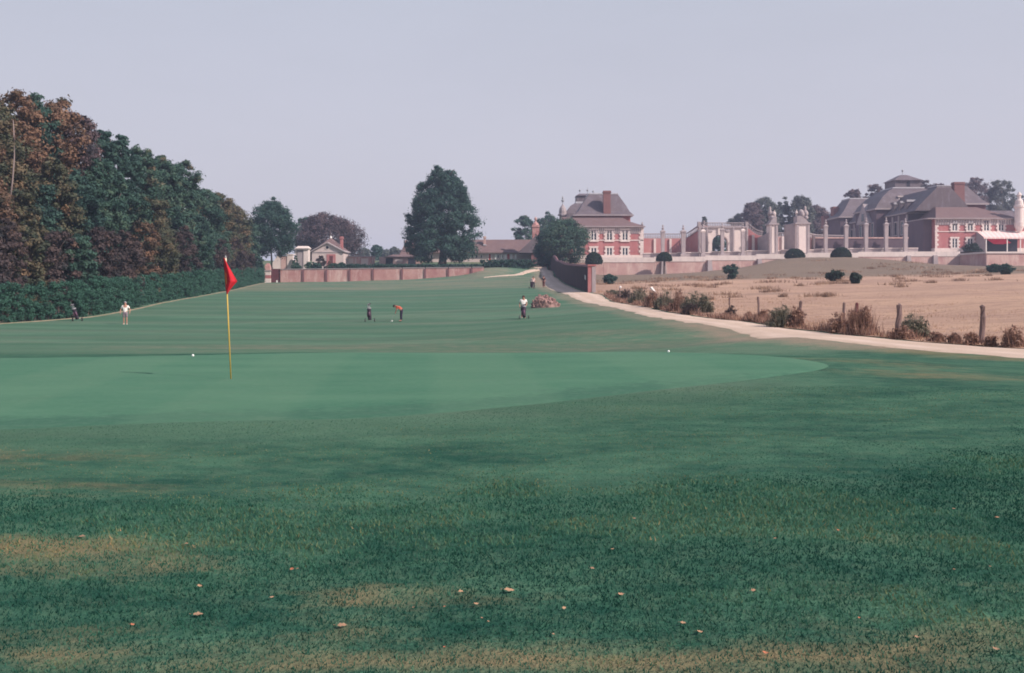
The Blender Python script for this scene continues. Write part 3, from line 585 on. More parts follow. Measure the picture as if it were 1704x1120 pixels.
def trunk_mesh(base, top, r0, r1, seed, crown, limbs=6, n=9):
    rg=random.Random(seed); mb=MB(); base=Vector(base); top=Vector(top); pts=[];rad=[]
    for k in range(7):
        t=k/6; p=base.lerp(top,t)+Vector((rg.uniform(-1,1),rg.uniform(-1,1),0))*r0*0.5*(t*(1-t)*4); pts.append(p)
        rad.append((r0*(1.45 if k==0 else 1.0)*(1-t)+r1*t))
    mb.tube(pts,rad,n)
    for k in range(limbs):
        t=0.35+0.6*k/limbs; p=base.lerp(top,t); tgt=crown[rg.randrange(len(crown))]; tgt=Vector(tgt)
        if tgt.z<p.z+0.3: tgt.z=p.z+abs(tgt.z-p.z)*0.5+0.6
        mid=p.lerp(tgt,0.5)+Vector((0,0,0.12*(tgt-p).length)); r=r0*(0.45-0.25*t)
        mb.tube([p,mid,p.lerp(tgt,0.9)],[r,r*0.65,r*0.25],6)
    return mb.mesh('trunk',True)
def tree(name, base, H0, H1, rx, pal, label, group=None, ry=None, prof='oval', n=110, per=85, size=0.26, seed=1, lump=0.25, cr=0.24, cx=None, r0=None, bark='bark', mu=0.45, sd=0.17, cat='tree', limbs=6, ctop=0.82):
    ry=ry or rx; base=Vector(base); e=empty(name,base,label,cat,group); cxx=base.x if cx is None else cx
    cl,rad=crown_clumps(PROF[prof],base.z+H0,base.z+H1,rx,ry,cxx,base.y,n,seed,lump,cr)
    v,q,t=leaf_cloud(cl,rad,per,size,seed+1,tint_mu=mu,tint_sd=sd)
    me=np_mesh('crown',v,q,False,t); link('crown',me,L[pal],e)
    r0=r0 or max(0.12,H1*0.018)
    tm=trunk_mesh(base-Vector((0,0,0.15)),(cxx*0.6+base.x*0.4,base.y,base.z+H0+(H1-H0)*ctop),r0,r0*0.2,seed,cl,limbs)
    link('trunk',tm,M[bark],e)
    return e
# ------------------------------------------------------------------ building parts
def window(parent, x0, x1, z0, z1, Y, leaves=2, surround=True, sw=0.35, bars=2):
    """casement set in the wall face at depth Y: stone surround proud of the wall, frame, panes"""
    fr=MB(); t=0.07
    fr.box(x0,x0+t,Y-0.03,Y+0.1,z0,z1).box(x1-t,x1,Y-0.03,Y+0.1,z0,z1).box(x0+t,x1-t,Y-0.03,Y+0.1,z0,z0+t).box(x0+t,x1-t,Y-0.03,Y+0.1,z1-t,z1)
    xm=(x0+x1)/2; mw=0.12 if leaves==2 else 0.06
    fr.box(xm-mw,xm+mw,Y-0.035,Y+0.1,z0+t,z1-t)
    for k in range(1,bars+1):
        z=z0+(z1-z0)*k/(bars+1); fr.box(x0+t,xm-mw,Y-0.02,Y+0.05,z-0.02,z+0.02).box(xm+mw,x1-t,Y-0.02,Y+0.05,z-0.02,z+0.02)
    w=fr.build('window',M['white'],parent)
    for a,b_ in ((x0+t,xm-mw),(xm+mw,x1-t)): MB().box(a,b_,Y+0.0,Y+0.04,z0+t,z1-t).build('pane',M['glass'],w)
    if surround:
        s=MB(); n=max(4,int((z1-z0)/0.45)); h=(z1-z0)/n
        for k in range(n):
            ww=sw+(0.28 if k%2 else 0.0)
            s.box(x0-ww,x0,Y-0.09,Y-0.002,z0+h*k+0.01,z0+h*(k+1)-0.01).box(x1,x1+ww,Y-0.09,Y-0.002,z0+h*k+0.01,z0+h*(k+1)-0.01)
        s.box(x0-sw-0.1,x1+sw+0.1,Y-0.14,Y-0.002,z0-0.28,z0-0.01).box(x0-sw-0.15,x1+sw+0.15,Y-0.12,Y-0.002,z1+0.01,z1+0.42)
        s.build('surround',M['stone'],w)
    return w
def quoins(parent, x, side, z0, z1, Y, w=0.9):
    s=MB(); n=max(2,int((z1-z0)/0.55)); h=(z1-z0)/n
    for k in range(n):
        ww=w+(0.35 if k%2 else 0); a,b_=(x,x+ww) if side>0 else (x-ww,x); s.box(a,b_,Y-0.08,Y-0.002,z0+h*k+0.012,z0+h*(k+1)-0.012)
    return s.build('quoin',M['stone'],parent)
def balustrade(parent, pts, zs, h, Y0=None, step=0.42):
    """pts: list of (x,y) along the wall, zs: foot heights; rails, dies and turned balusters"""
    rail=MB(); bal=MB(); P=[Vector((x,y,z)) for (x,y),z in zip(pts,zs)]
    for a,b_ in zip(P[:-1],P[1:]):
        d=b_-a; n=Vector((d.y,-d.x,0)).normalized()*0.2
        for lo,hi in ((0,0.18),(h-0.2,h)):
            vs=[a-n,a+n,b_+n,b_-n]; rail.add([v+Vector((0,0,lo)) for v in vs]+[v+Vector((0,0,hi)) for v in vs],[(0,1,2,3),(7,6,5,4),(0,4,5,1),(1,5,6,2),(2,6,7,3),(3,7,4,0)])
        m=max(1,int(d.length/step))
        for k in range(m):
            c=a+d*((k+0.5)/m); bal.lathe(c+Vector((0,0,0.18)),[(0.09,0),(0.14,(h-0.38)*0.3),(0.07,(h-0.38)*0.75),(0.09,h-0.38)],6)
    rail.build('rail',M['stone_grey'],parent); return bal.build('baluster_row',M['stone_grey'],parent)
def finial(mb, c, s=1.0):
    mb.lathe(c,[(0.32*s,0),(0.32*s,0.14*s),(0.14*s,0.3*s),(0.36*s,0.62*s),(0.40*s,0.85*s),(0.22*s,1.1*s),(0.10*s,1.22*s),(0.16*s,1.4*s),(0.02*s,1.62*s)],10); return mb
def chimney(parent, x0,x1,y0,y1,z0,z1,mat='brick_old',pots=2):
    c=MB().box(x0,x1,y0,y1,z0,z1-0.55).box(x0-0.15,x1+0.15,y0-0.15,y1+0.15,z1-0.55,z1-0.3).box(x0-0.05,x1+0.05,y0-0.05,y1+0.05,z1-0.3,z1).build('chimney',M[mat],parent)
    MB().box(x0-0.12,x1+0.12,y0-0.12,y1+0.12,z0-0.02,z0+0.3).build('flashing',M['lead'],c)
    return c
def dentils(parent,x0,x1,z0,z1,Y,n):
    s=MB(); w=(x1-x0)/n
    for k in range(n): s.box(x0+w*k+w*0.25,x0+w*k+w*0.75,Y-0.22,Y-0.002,z0,z1)
    s.box(x0,x1,Y-0.1,Y-0.003,z0-0.22,z0-0.01); return s.build('bracket_frieze',M['stone_grey'],parent)

# ---------------- left pavilion of the mansion
Y0=255.0; x=lambda p:X_(p,Y0); z=lambda p:Z_(p,Y0)
pav=empty('brick_pavilion',(x(1000),Y0,8.1),'brick and stone mansion pavilion with slate mansard roof and one tall red chimney','mansion')
MB().box(x(918),x(1070),Y0,Y0+16,7.6,z(377.5)).build('wall',M['brick'],pav)
MB().box(x(918)-0.2,x(1070)+0.2,Y0-0.22,Y0+16.1,7.6,z(424.5)).build('plinth',M['stone'],pav)
MB().box(x(918)-0.1,x(1070)+0.1,Y0-0.14,Y0-0.003,z(400.6),z(399)).build('string_course',M['stone'],pav)
dentils(pav,x(918),x(1067),z(387.5),z(379),Y0,44)
MB().box(x(918)-0.1,x(1070)+0.1,Y0-0.05,Y0-0.003,z(387.6),z(377.6)).build('frieze',M['stone'],pav)
quoins(pav,x(1071),-1,z(424),z(378),Y0-0.06); quoins(pav,x(934),1,z(424),z(388),Y0)
MB().rings([(x(917),x(1073.5),Y0-0.9,Y0+17,z(378)),(x(917),x(1073.5),Y0-0.9,Y0+17,z(376.6))]).build('eaves',M['stone_grey'],pav)
MB().rings([(x(918),x(1072.5),Y0-0.8,Y0+16.8,z(376.6)),(x(930),x(1051),Y0+4.2,Y0+14,z(367)),(x(938),x(1040),Y0+7.9,Y0+11,19.75)]).build('lower_roof',M['tile'],pav)
for px in (962.5,988,1014,1040):
    window(pav,x(px-4.4),x(px+4.4),z(429),z(412.5),Y0-0.12); 
    if px>970: window(pav,x(px-4.4),x(px+4.4),z(400.6),z(383),Y0-0.12,sw=0.5)
Y1=263.0; a=lambda p:X_(p,Y1); c_=lambda p:Z_(p,Y1)
MB().box(a(955),a(1049),Y1,Y1+21,8,c_(358.5)).build('upper_wall',M['brick'],pav)
MB().rings([(a(953),a(1054),Y1-1.0,Y1+22,c_(359.5)),(a(953),a(1054),Y1-1.0,Y1+22,c_(357.5))]).build('upper_eaves',M['stone_grey'],pav)
MB().rings([(a(956),a(1053),Y1-0.9,Y1+21.8,c_(357.5)),(a(963),a(1047.5),Y1+0.5,Y1+20,c_(351)),(a(968),a(1043.5),Y1+1.6,Y1+19,c_(342)),(a(982),a(1031),Y1+4.5,Y1+15.5,c_(320.5))]).build('mansard_roof',M['slate'],pav)
MB().box(a(981.5),a(1031.5),Y1+4.3,Y1+15.7,c_(321),c_(319)).build('roof_ridge',M['lead'],pav)
chimney(pav,a(1004),a(1016),Y1-0.55,Y1+1.3,c_(366),c_(317.5))
chimney(pav,a(1038),a(1046),Y1+12,Y1+14.5,c_(352),c_(331),'slate')
Y2=284.0; a2=lambda p:X_(p,Y2); z2=lambda p:Z_(p,Y2)
MB().rings([(a2(942),a2(1004),Y2,Y2+12,z2(362)),(a2(942.5),a2(1003),Y2+0.2,Y2+12,z2(355)),(a2(945),a2(1000),Y2+0.8,Y2+11.5,z2(348)),(a2(950),a2(995),Y2+1.6,Y2+10.5,z2(341.5)),(a2(957),a2(989),Y2+3,Y2+9.5,z2(337))]).build('dome_roof',M['slate'],pav)
MB().box(a2(959),a2(986),Y2+2.8,Y2+9.2,z2(337.2),z2(334)).build('dome_ledge',M['lead'],pav)
MB().box(a2(960.5),a2(985),Y2+3,Y2+9,z2(334),z2(324)).build('lantern',M['slate'],pav)
MB().rings([(a2(959.5),a2(986),Y2+2.6,Y2+9.4,z2(324)),(a2(966),a2(980),Y2+5,Y2+7.5,z2(319.5))]).build('lantern_roof',M['slate'],pav)
MB().box(a2(942),a2(1004),Y2+0.4,Y2+11.6,8,z2(362)).build('dome_wall',M['brick_dark'],pav)
for px,py in ((967,319.5),(980,319),(989.5,321)):
    f=MB().lathe((a2(px),Y2+5.5,z2(py)-0.2),[(0.05,0),(0.05,0.8),(0.28,0.95),(0.30,1.2),(0.05,1.45),(0.03,2.0 if px==980 else 1.5)],8); f.build('roof_finial',M['metal'],pav)
f=finial(MB(),(x(1069),Y0+0.4,z(376.7)),0.75); f.build('corner_urn',M['stone_grey'],pav)
f=MB().lathe((a2(934),Y2-8,8),[(0.95,0),(0.95,12.9),(1.35,13.0),(1.35,13.4),(1.05,13.5),(1.05,14.3),(0.85,15.1),(0.5,15.7),(0.22,16.0),(0.2,16.2)],10); f.build('stone_cupola',M['stone_grey'],pav)
f=MB().lathe((a2(934),Y2-8,24.1),[(0.08,0),(0.08,0.7),(0.4,0.9),(0.4,1.2),(0.12,1.5),(0.25,1.8),(0.03,2.4)],8); f.build('cupola_finial',M['metal'],pav)

# ---------------- free-standing pillars with busts along the terrace
def pillar(px,ptop,pbot,Y,w,label):
    w*=0.84; X=X_(px,Y); zb=Z_(pbot,Y); zt=Z_(ptop,Y); e=empty('stone_pillar',(X,Y,zb),label,'pillar','stone pillars along the terrace')
    MB().rings([(X-w*0.7,X+w*0.7,Y-w*0.7,Y+w*0.7,zb),(X-w*0.7,X+w*0.7,Y-w*0.7,Y+w*0.7,zb+1.5),(X-w*0.6,X+w*0.6,Y-w*0.6,Y+w*0.6,zb+1.62)]).build('pedestal',M['stone_grey'],e)
    MB().rings([(X-w*0.44,X+w*0.44,Y-w*0.44,Y+w*0.44,zb+1.6),(X-w*0.52,X+w*0.52,Y-w*0.52,Y+w*0.52,zt-0.75)]).build('shaft',M['stone_grey'],e)
    MB().box(X-w*0.58,X+w*0.58,Y-w*0.58,Y+w*0.58,zt-0.76,zt-0.5).box(X-w*0.68,X+w*0.68,Y-w*0.68,Y+w*0.68,zt-0.5,zt-0.3).rings([(X-w*0.6,X+w*0.6,Y-w*0.6,Y+w*0.6,zt-0.3),(X-w*0.35,X+w*0.35,Y-w*0.35,Y+w*0.35,zt)]).build('capital',M['stone' if px in (1170,1236) else 'stone_grey'],e)
    b_=MB().lathe((X,Y,zt),[(0.2,0),(0.17,0.1),(0.34,0.38),(0.31,0.55),(0.13,0.68),(0.12,0.78),(0.2,0.9),(0.21,1.08),(0.14,1.26),(0.03,1.32)],10); b_.build('bust',M['stone_grey'],e)
    return e
for px,pt,pb,w,lab in [(1103,383,433,1.05,'stone pillar with dark bust, first right of the brick pavilion'),(1137,383,433,1.25,'stone pillar with leaning bust where the curved rail starts rising'),
    (1170,382,433,1.1,'stone pillar with pointed cap at the left edge of the stone portal'),(1202,380,433,1.0,'plain stone pillar standing in front of the arch opening'),(1236,381,433,1.0,'stone pillar with white cap at the right edge of the stone portal'),
    (1374,374,432,1.0,'stone pillar just right of the right-hand gate pier'),(1408,373.5,431.5,1.05,'stone pillar behind the right-hand of two paired dome bushes'),(1441,371,430.5,1.05,'stone pillar before the pale roof face of the far wing end'),
    (1474.5,370.5,429.5,1.05,'stone pillar before the small pointed gable of the wing'),(1506.5,372,429,1.1,'stone pillar nearest the lit right pavilion, last of the row')]:
    pillar(px,pt,pb,247.5,w,lab)
# low plinth wall they stand on
pl=empty('plinth_wall',(60,247,8.3),'low pale stone wall under the row of pillars','wall')
for k in range(8):
    xa=X_(1071+k*57.5,247.5)+0.04; xb=X_(1071+(k+1)*57.5,247.5)-0.04; zz=float(plat([xb],[247])[0])
    MB().box(xa,xb,248.6,249.4,zz-0.7,zz+1.35).build('wall_panel',M['stone_grey'],pl)
    MB().box(xa-0.02,xb+0.02,248.45,249.55,zz+1.352,zz+1.55).build('coping',M['stone'],pl)

# ---------------- screen wall, portal and gate piers
Ys=257.0; sx=lambda p:X_(p,Ys); sz=lambda p:Z_(p,Ys)
scr=empty('screen_wall',(sx(1115),Ys,8.2),'brick screen wall with stone balustrade sweeping up to the portal','wall')
def curvewall(parent,pts,top,bot,th,mat,name='wall'):
    mb=MB(); P=[Vector((x_,y_,0)) for x_,y_ in pts]
    for k in range(len(P)-1):
        d=(P[k+1]-P[k]); n=Vector((-d.y,d.x,0)).normalized()*th
        A,B=P[k],P[k+1]; v=[A,B,B+n,A+n]; zt=[top[k],top[k+1],top[k+1],top[k]]
        mb.add([(p.x,p.y,bot) for p in v]+[(p.x,p.y,zt_) for p,zt_ in zip(v,zt)],[(0,3,2,1),(4,5,6,7),(0,1,5,4),(1,2,6,5),(2,3,7,6),(3,0,4,7)])
    return mb.build(name,M[mat],parent)
pts=[(sx(1070.5),Ys),(sx(1090),Ys),(sx(1115),Ys),(sx(1141),Ys)]
curvewall(scr,pts,[sz(397)]*4,7.6,0.8,'brick_screen')
balustrade(scr,[(p[0],p[1]+0.3) for p in pts],[sz(397)]*4,sz(388.5)-sz(397))
arc=[]; tops=[]
for k in range(9):
    t=k/8; px=1141+23*t; Yc=Ys-7.0*(1-math.cos(t*math.pi/2)); arc.append((X_(px,Ys)*(1),Yc)); tops.append(sz(397)+ (sz(379)-sz(397))*t**1.3)
curvewall(scr,arc,tops,7.6,0.8,'brick_screen','curved_wall')
balustrade(scr,[(p[0],p[1]+0.3) for p in arc],tops,1.35)
for px in (1089.5,1115.5):
    MB().box(sx(px-1.8),sx(px+1.8),Ys-0.35,Ys-0.003,7.8,sz(397.5)).build('pilaster',M['stone'],scr)
MB().box(sx(1070.5),sx(1141),Ys-0.28,Ys-0.003,7.8,sz(424)).build('plinth',M['stone_grey'],scr)
# portal
Yp=250.0; px_=lambda p:X_(p,Yp); pz=lambda p:Z_(p,Yp)
por=empty('stone_portal',(px_(1203),Yp,8.3),'pale stone portal with round arch opening and balustrade on top','portal')
def arch_wall(parent,x0,x1,zb,zt,xa0,xa1,zspring,Y,th,mat,name):
    """wall with an arched opening: left and right jambs plus the panel over the arch"""
    n=14; xm=(xa0+xa1)/2; r=(xa1-xa0)/2; mb=MB()
    mb.box(x0,xa0,Y,Y+th,zb,zspring).box(xa1,x1,Y,Y+th,zb,zspring)
    A=[(xm-r*math.cos(math.pi*k/n),zspring+r*math.sin(math.pi*k/n)) for k in range(n+1)]
    top=[(x0,zt)]; xsT=[x0]+[a_[0] for a_ in A[1:-1]]+[x1]
    vs=[];fs=[]
    for yy in (Y,Y+th):
        vs+=[(x0 if k==0 else x1 if k==n else A[k][0],yy,zt) for k in range(n+1)]; vs+=[(A[k][0],yy,A[k][1]) for k in range(n+1)]
    m_=n+1
    for k in range(n):
        fs.append((m_+k,m_+k+1,k+1,k)); fs.append((2*m_+k,2*m_+k+1,3*m_+k+1,3*m_+k)); fs.append((m_+k,3*m_+k,3*m_+k+1,m_+k+1)); fs.append((k,k+1,2*m_+k+1,2*m_+k))
    o_=len(vs); vs+=[(x0,Y,zspring),(x1,Y,zspring),(x0,Y+th,zspring),(x1,Y+th,zspring)]
    fs+=[(o_,m_,0),(m_+n,o_+1,n),(o_+2,2*m_,3*m_),(3*m_+n,2*m_+n,o_+3),(o_,0,2*m_,o_+2),(o_+1,o_+3,2*m_+n,n)]
    mb.add(vs,fs); return mb.build(name,M[mat],parent)
arch_wall(por,px_(1163.5),px_(1243),7.8,pz(379),px_(1185),px_(1211.5),pz(404),Yp,1.6,'stone','wall')
MB().box(px_(1162),px_(1244.5),Yp-0.4,Yp+1.9,pz(379),pz(377)).build('cornice',M['stone_grey'],por)
balustrade(por,[(px_(1163),Yp+0.8),(px_(1244),Yp+0.8)],[pz(377)]*2,pz(370)-pz(377))
for px in (1164.5,1176.5,1220,1243): MB().box(px_(px-1.4),px_(px+1.4),Yp-0.4,Yp-0.003,7.8,pz(379)).build('pilaster',M['stone_grey'],por)
for px in (1164,1243): MB().box(px_(px-2.2),px_(px+2.2),Yp+0.1,Yp+1.5,pz(377),pz(369)).build('pedestal',M['stone_grey'],por)
kb=MB().box(px_(1194.5),px_(1200.5),Yp-0.3,Yp-0.003,pz(391),pz(380)); kb.build('keystone',M['stone'],por)
for px,py in ((1181.5,384.5),(1210.5,384.5)): MB().ball(( px_(px),Yp,pz(py)),0.45,8,5,1.0,1.6,0.4).build('carved_relief',M['stone_grey'],por)
MB().box(px_(1163.5),px_(1243),Yp-0.45,Yp-0.405,7.8,pz(421)).build('plinth',M['stone_grey'],por)
# right sweep of the screen wall
scr2=empty('swept_wall',(X_(1258,252),252,8.4),'brick wall whose rail sweeps down from the portal to the gate','wall')
pts=[(X_(1244+k*3.2,252.5),252.5) for k in range(9)]; tp=[Z_(379+ (393-379)*math.sin(min(1,k/8)*math.pi/2),252.5) for k in range(9)]
curvewall(scr2,pts,tp,7.8,0.8,'brick'); balustrade(scr2,[(p[0],p[1]+0.3) for p in pts],tp,1.35)
MB().box(X_(1251,252.5),X_(1255,252.5),252.1,252.497,7.8,Z_(391,252.5)).build('pilaster',M['stone'],scr2)
# gate piers
def gate_pier(pxl,pxr,pbase,pcorn,ptop,Y,label,flip):
    g=lambda p:X_(p,Y); h=lambda p:Z_(p,Y); xm=(g(pxl)+g(pxr))/2
    e=empty('gate_pier',(xm,Y,8.4),label,'gate pier','tall gate piers')
    MB().box(g(pxl),g(pxr),Y,Y+3.6,7.8,h(pcorn)).build('shaft',M['stone'],e)
    MB().box(g(pxl)-0.35,g(pxr)+0.35,Y-0.35,Y+3.9,h(pcorn),h(pcorn-2.4)).build('cornice',M['stone_grey'],e)
    MB().box(g(pxl)-0.2,g(pxr)+0.2,Y-0.2,Y+3.8,7.8,h(421)).build('plinth',M['stone_grey'],e)
    pw=(g(pxr)-g(pxl)); s=-1 if flip else 1
    for f_ in (0.08,0.92): MB().box(g(pxl)+pw*f_-0.28,g(pxl)+pw*f_+0.28,Y-0.2,Y-0.003,h(420.9),h(pcorn)).build('pilaster',M['stone_grey'],e)
    n=8; arcp=[(xm+s*pw*(0.5-0.95*k/n), h(pcorn-2.4)+ (h(pcorn-14)-h(pcorn-2.4))*math.sin(k/n*math.pi*0.62)) for k in range(n+1)]
    poly=[(xm+s*pw*0.5,h(pcorn-2.4)),]+arcp+[(arcp[-1][0],h(pcorn-2.4))]
    if s>0: poly=poly[::-1]
    poly=[poly[i] for i in range(len(poly)) if i==0 or (Vector(poly[i])-Vector(poly[i-1])).length>1e-3]
    MB().prism(poly,Y+0.2,Y+3.2).build('curved_pediment',M['stone_grey'],e)
    # trophy carving: a heap of rounded shapes with a figure
    cv=MB(); rg=random.Random(int(pxl)); zt=h(pcorn-13)
    for k in range(9): cv.ball((xm+rg.uniform(-0.42,0.42)*pw,Y+1.5+rg.uniform(-0.5,0.5),zt+rg.uniform(-0.3,1.2)),rg.uniform(0.4,0.75),8,5,rg.uniform(0.8,1.4))
    cv.lathe((xm+s*0.3*pw,Y+1.5,zt+0.6),[(0.55,0),(0.5,0.7),(0.28,1.3),(0.34,1.6),(0.2,2.0),(0.04,2.15)],8)
    cv.build('carved_trophy',M['stone_grey'],e,True)
    if ptop: finial(MB(),(xm-s*0.35*pw,Y+1.6,zt+0.2),1.0).build('urn',M['stone'],e)
    return e
gate_pier(1281.5,1293.5,428,374,342,246.5,'pale stone gate pier with a white figure, left of the gate gap',True)
gate_pier(1325.5,1347,428,373,350,246.5,'wide stone gate pier with curved top and ball, right of the gate gap',False)
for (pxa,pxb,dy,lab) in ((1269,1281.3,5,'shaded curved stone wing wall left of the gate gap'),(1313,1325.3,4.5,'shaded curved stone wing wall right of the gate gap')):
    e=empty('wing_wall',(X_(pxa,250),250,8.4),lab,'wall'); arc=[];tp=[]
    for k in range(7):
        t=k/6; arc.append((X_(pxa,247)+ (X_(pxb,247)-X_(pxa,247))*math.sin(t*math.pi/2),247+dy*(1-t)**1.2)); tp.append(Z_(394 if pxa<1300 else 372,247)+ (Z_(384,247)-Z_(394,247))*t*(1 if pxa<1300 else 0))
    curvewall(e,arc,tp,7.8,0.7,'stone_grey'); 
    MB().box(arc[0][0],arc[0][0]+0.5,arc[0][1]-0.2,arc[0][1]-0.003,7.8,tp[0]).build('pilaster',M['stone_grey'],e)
# walls seen through the gate and to its right
e=empty('court_wall',(X_(1305,275),275,8.5),'pink brick court wall seen through the gate gap','wall')
MB().box(X_(1285,275),X_(1327,275),275,275.7,7.8,Z_(394,275)).build('wall',M['brick_pale'],e)
balustrade(e,[(X_(1285,275),275.3),(X_(1327,275),275.3)],[Z_(394,275)]*2,1.2)
for px in (1289,1302.5): MB().box(X_(px-2,275),X_(px+2,275),274.6,274.997,7.8,Z_(393.5,275)).build('pilaster',M['stone'],e)
e=empty('dark_screen_wall',(X_(1370,256),256,8.5),'shaded purple brick wall with rail between gate pier and wing','wall')
arc=[(X_(1347.5,249),249.5),(X_(1352,252),252.5),(X_(1358,255),255.5),(X_(1370,258),258),(X_(1385,259),259),(X_(1404,260),260)]
curvewall(e,arc,[Z_(397,256)]*6,7.8,0.7,'brick_dark'); balustrade(e,[(p[0],p[1]+0.3) for p in arc],[Z_(397,256)]*6,1.1)
MB().box(X_(1352,250),X_(1354.5,250),249.0,250.6,7.8,Z_(391,250)).build('pilaster',M['stone_grey'],e)
sw_=empty('terrace_wall',(X_(1430,251.5),251.5,8.6),'dark brick wall with pinkish coping behind the right-hand row of pillars','wall')
for pa,pb2 in ((1356,1373),(1375,1407),(1409,1440),(1442,1473),(1475,1511)):
    xa,xb=X_(pa,251.5)+0.03,X_(pb2,251.5)-0.03
    MB().box(xa,xb,251.2,251.9,8.0,Z_(397,251.5)).build('wall_panel',M['brick_wing'],sw_); MB().box(xa-0.02,xb+0.02,251.05,252.05,Z_(397,251.5),Z_(395,251.5)).build('coping',M['brick_pale'],sw_)  # dark panel brick paints shade onto a wall the sun reaches
    MB().box(xa,xb,251.05,251.197,8.0,Z_(419,251.5)).build('plinth',M['stone_grey'],sw_)
# ---------------- right wing and its lit end pavilion
XW=107.0; ww=empty('mansion_wing',(XW,290,9.5),'long shaded mansion wing with dark slate roof, dormers and domed centre','mansion')
zb=8.6; ze=21.0
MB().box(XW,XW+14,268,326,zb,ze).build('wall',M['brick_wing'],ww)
MB().box(XW-0.15,XW-0.003,268,326,zb,zb+1.6).build('plinth',M['stone_grey'],ww)
MB().box(XW-0.12,XW-0.003,268,326,14.2,14.6).build('string_course',M['stone_grey'],ww)
def side_window(y0,y1,z0,z1,X):
    fr=MB().box(X-0.1,X-0.004,y0-0.4,y0,z0-0.3,z1+0.4).box(X-0.1,X-0.004,y1,y1+0.4,z0-0.3,z1+0.4).box(X-0.1,X-0.004,y0,y1,z1,z1+0.4).box(X-0.1,X-0.004,y0,y1,z0-0.3,z0)
    w=fr.build('window',M['stone_grey'],ww); MB().box(X-0.05,X-0.004,y0,y1,z0,z1).build('pane',M['glass'],w)
for yy in [271+4.6*k for k in range(3)]+[302.5+4.4*k for k in range(3)]:
    side_window(yy,yy+1.6,10.6,13.6,XW); side_window(yy,yy+1.6,15.6,19.0,XW)
for yy in [268.3,274,278.4,301,305.2,309.6,313.6]: MB().box(XW-0.25,XW-0.004,yy-0.45,yy+0.45,zb+1.6,ze-0.2).build('pilaster',M['stone_grey'],ww)
MB().box(XW-0.7,XW+14.5,267.5,326.5,ze,ze+0.35).build('eaves',M['stone_grey'],ww)
MB().rings([(XW-0.6,XW+14.4,262,316,ze+0.35),(XW+1.4,XW+12.6,262,315,ze+2.6),(XW+5.2,XW+9,262,312,ze+6.4)]).build('roof',M['slate'],ww)
for yy in (270,274.5,279,303,307):
    d=MB().box(XW+0.2,XW+3.2,yy-0.9,yy+0.9,ze+0.6,ze+3.3).prism([(XW-0.1,ze+3.3),(XW+4.4,ze+3.3),(XW+4.4,ze+3.9),(XW-0.1,ze+3.9)],yy-1.1,yy+1.1).build('dormer',M['slate'],ww)
    MB().box(XW+0.1,XW+4.4,yy-1.12,yy-1.1,ze+3.32,ze+3.88).build('dormer_edge',M['lead'],d)
# centre pavilion
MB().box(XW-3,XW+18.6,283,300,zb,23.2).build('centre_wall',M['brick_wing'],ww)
for k in range(3): side_window(285.2+4.8*k,287.0+4.8*k,15.6,19.4,XW-3); 
for k in range(2): side_window(285.2+4.8*k,287.0+4.8*k,10.6,13.6,XW-3)
MB().rings([(XW-3.7,XW+19.3,282.3,300.7,23.2),(XW-3.7,XW+19.3,282.3,300.7,23.6)]).build('centre_eaves',M['stone_grey'],ww)
MB().rings([(XW-3.4,XW+19,282.5,300.5,23.6),(XW-2.4,XW+18,283.0,300,25.2),(XW-0.6,XW+16.2,284.2,299,27.2),(XW+1.8,XW+13.8,286.0,297.5,29.0),(XW+3.4,XW+12.2,287.2,296.4,29.7)]).build('dome_roof',M['slate'],ww)
MB().box(XW+3.2,XW+12.4,287,296.6,29.7,30.05).build('dome_ledge',M['lead'],ww)
lan=MB().box(XW+4.2,XW+11.6,287.8,295.8,30.05,32.1).build('lantern',M['slate'],ww)
MB().box(XW+7.6,XW+8.5,287.74,287.796,30.3,31.9).build('lantern_window',M['glass'],lan)
MB().rings([(XW+3.7,XW+12.1,287.2,296.4,32.1),(XW+7,XW+8.8,290.8,292.8,34.0)]).build('lantern_roof',M['slate'],ww)
MB().lathe((XW+7.9,291.8,33.9),[(0.06,0),(0.06,1.1),(0.3,1.25),(0.3,1.5),(0.03,1.8)],8).build('roof_finial',M['metal'],ww)
dw=MB().box(XW+3.6,XW+5.2,283.6,285.2,24.2,26.9).box(XW+3.3,XW+5.5,283.4,285.4,26.9,27.2).build('dormer',M['stone'],ww); MB().box(XW+3.95,XW+4.85,283.55,283.597,24.6,26.6).build('dormer_window',M['glass'],dw)
gb_=MB(); gb_.add([(XW-3.9,286,19.6),(XW-3.9,297,19.6),(XW-3.9,291.5,25.6),(XW+1,286,19.6),(XW+1,297,19.6),(XW+1,291.5,25.6)],[(0,2,1),(3,4,5),(0,3,5,2),(1,2,5,4),(0,1,4,3)]); gb_.build('gable',M['stone_grey'],ww)
MB().box(XW-3.95,XW-3.905,290.4,292.6,20.4,22.6).build('gable_window',M['glass'],ww)
# far end pavilion
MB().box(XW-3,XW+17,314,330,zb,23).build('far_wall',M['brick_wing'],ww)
MB().rings([(XW-3.7,XW+17.7,313.3,330.7,23),(XW-3.7,XW+17.7,313.3,330.7,23.4)]).build('far_eaves',M['stone_grey'],ww)
MB().rings([(XW-3.4,XW+17.4,313.5,330.5,23.4),(XW-1.6,XW+16,315,329,25.2),(XW+1.4,XW+12,318,326,29.3)]).build('far_roof',M['slate'],ww)
MB().box(XW+1.3,XW+12.1,317.9,326.1,29.3,29.65).build('far_ridge',M['lead'],ww)
chimney(ww,XW-2.6,XW-1.0,322,325,23.2,27.2); chimney(ww,XW-4.4,XW-2.9,326,329,20,24.6)
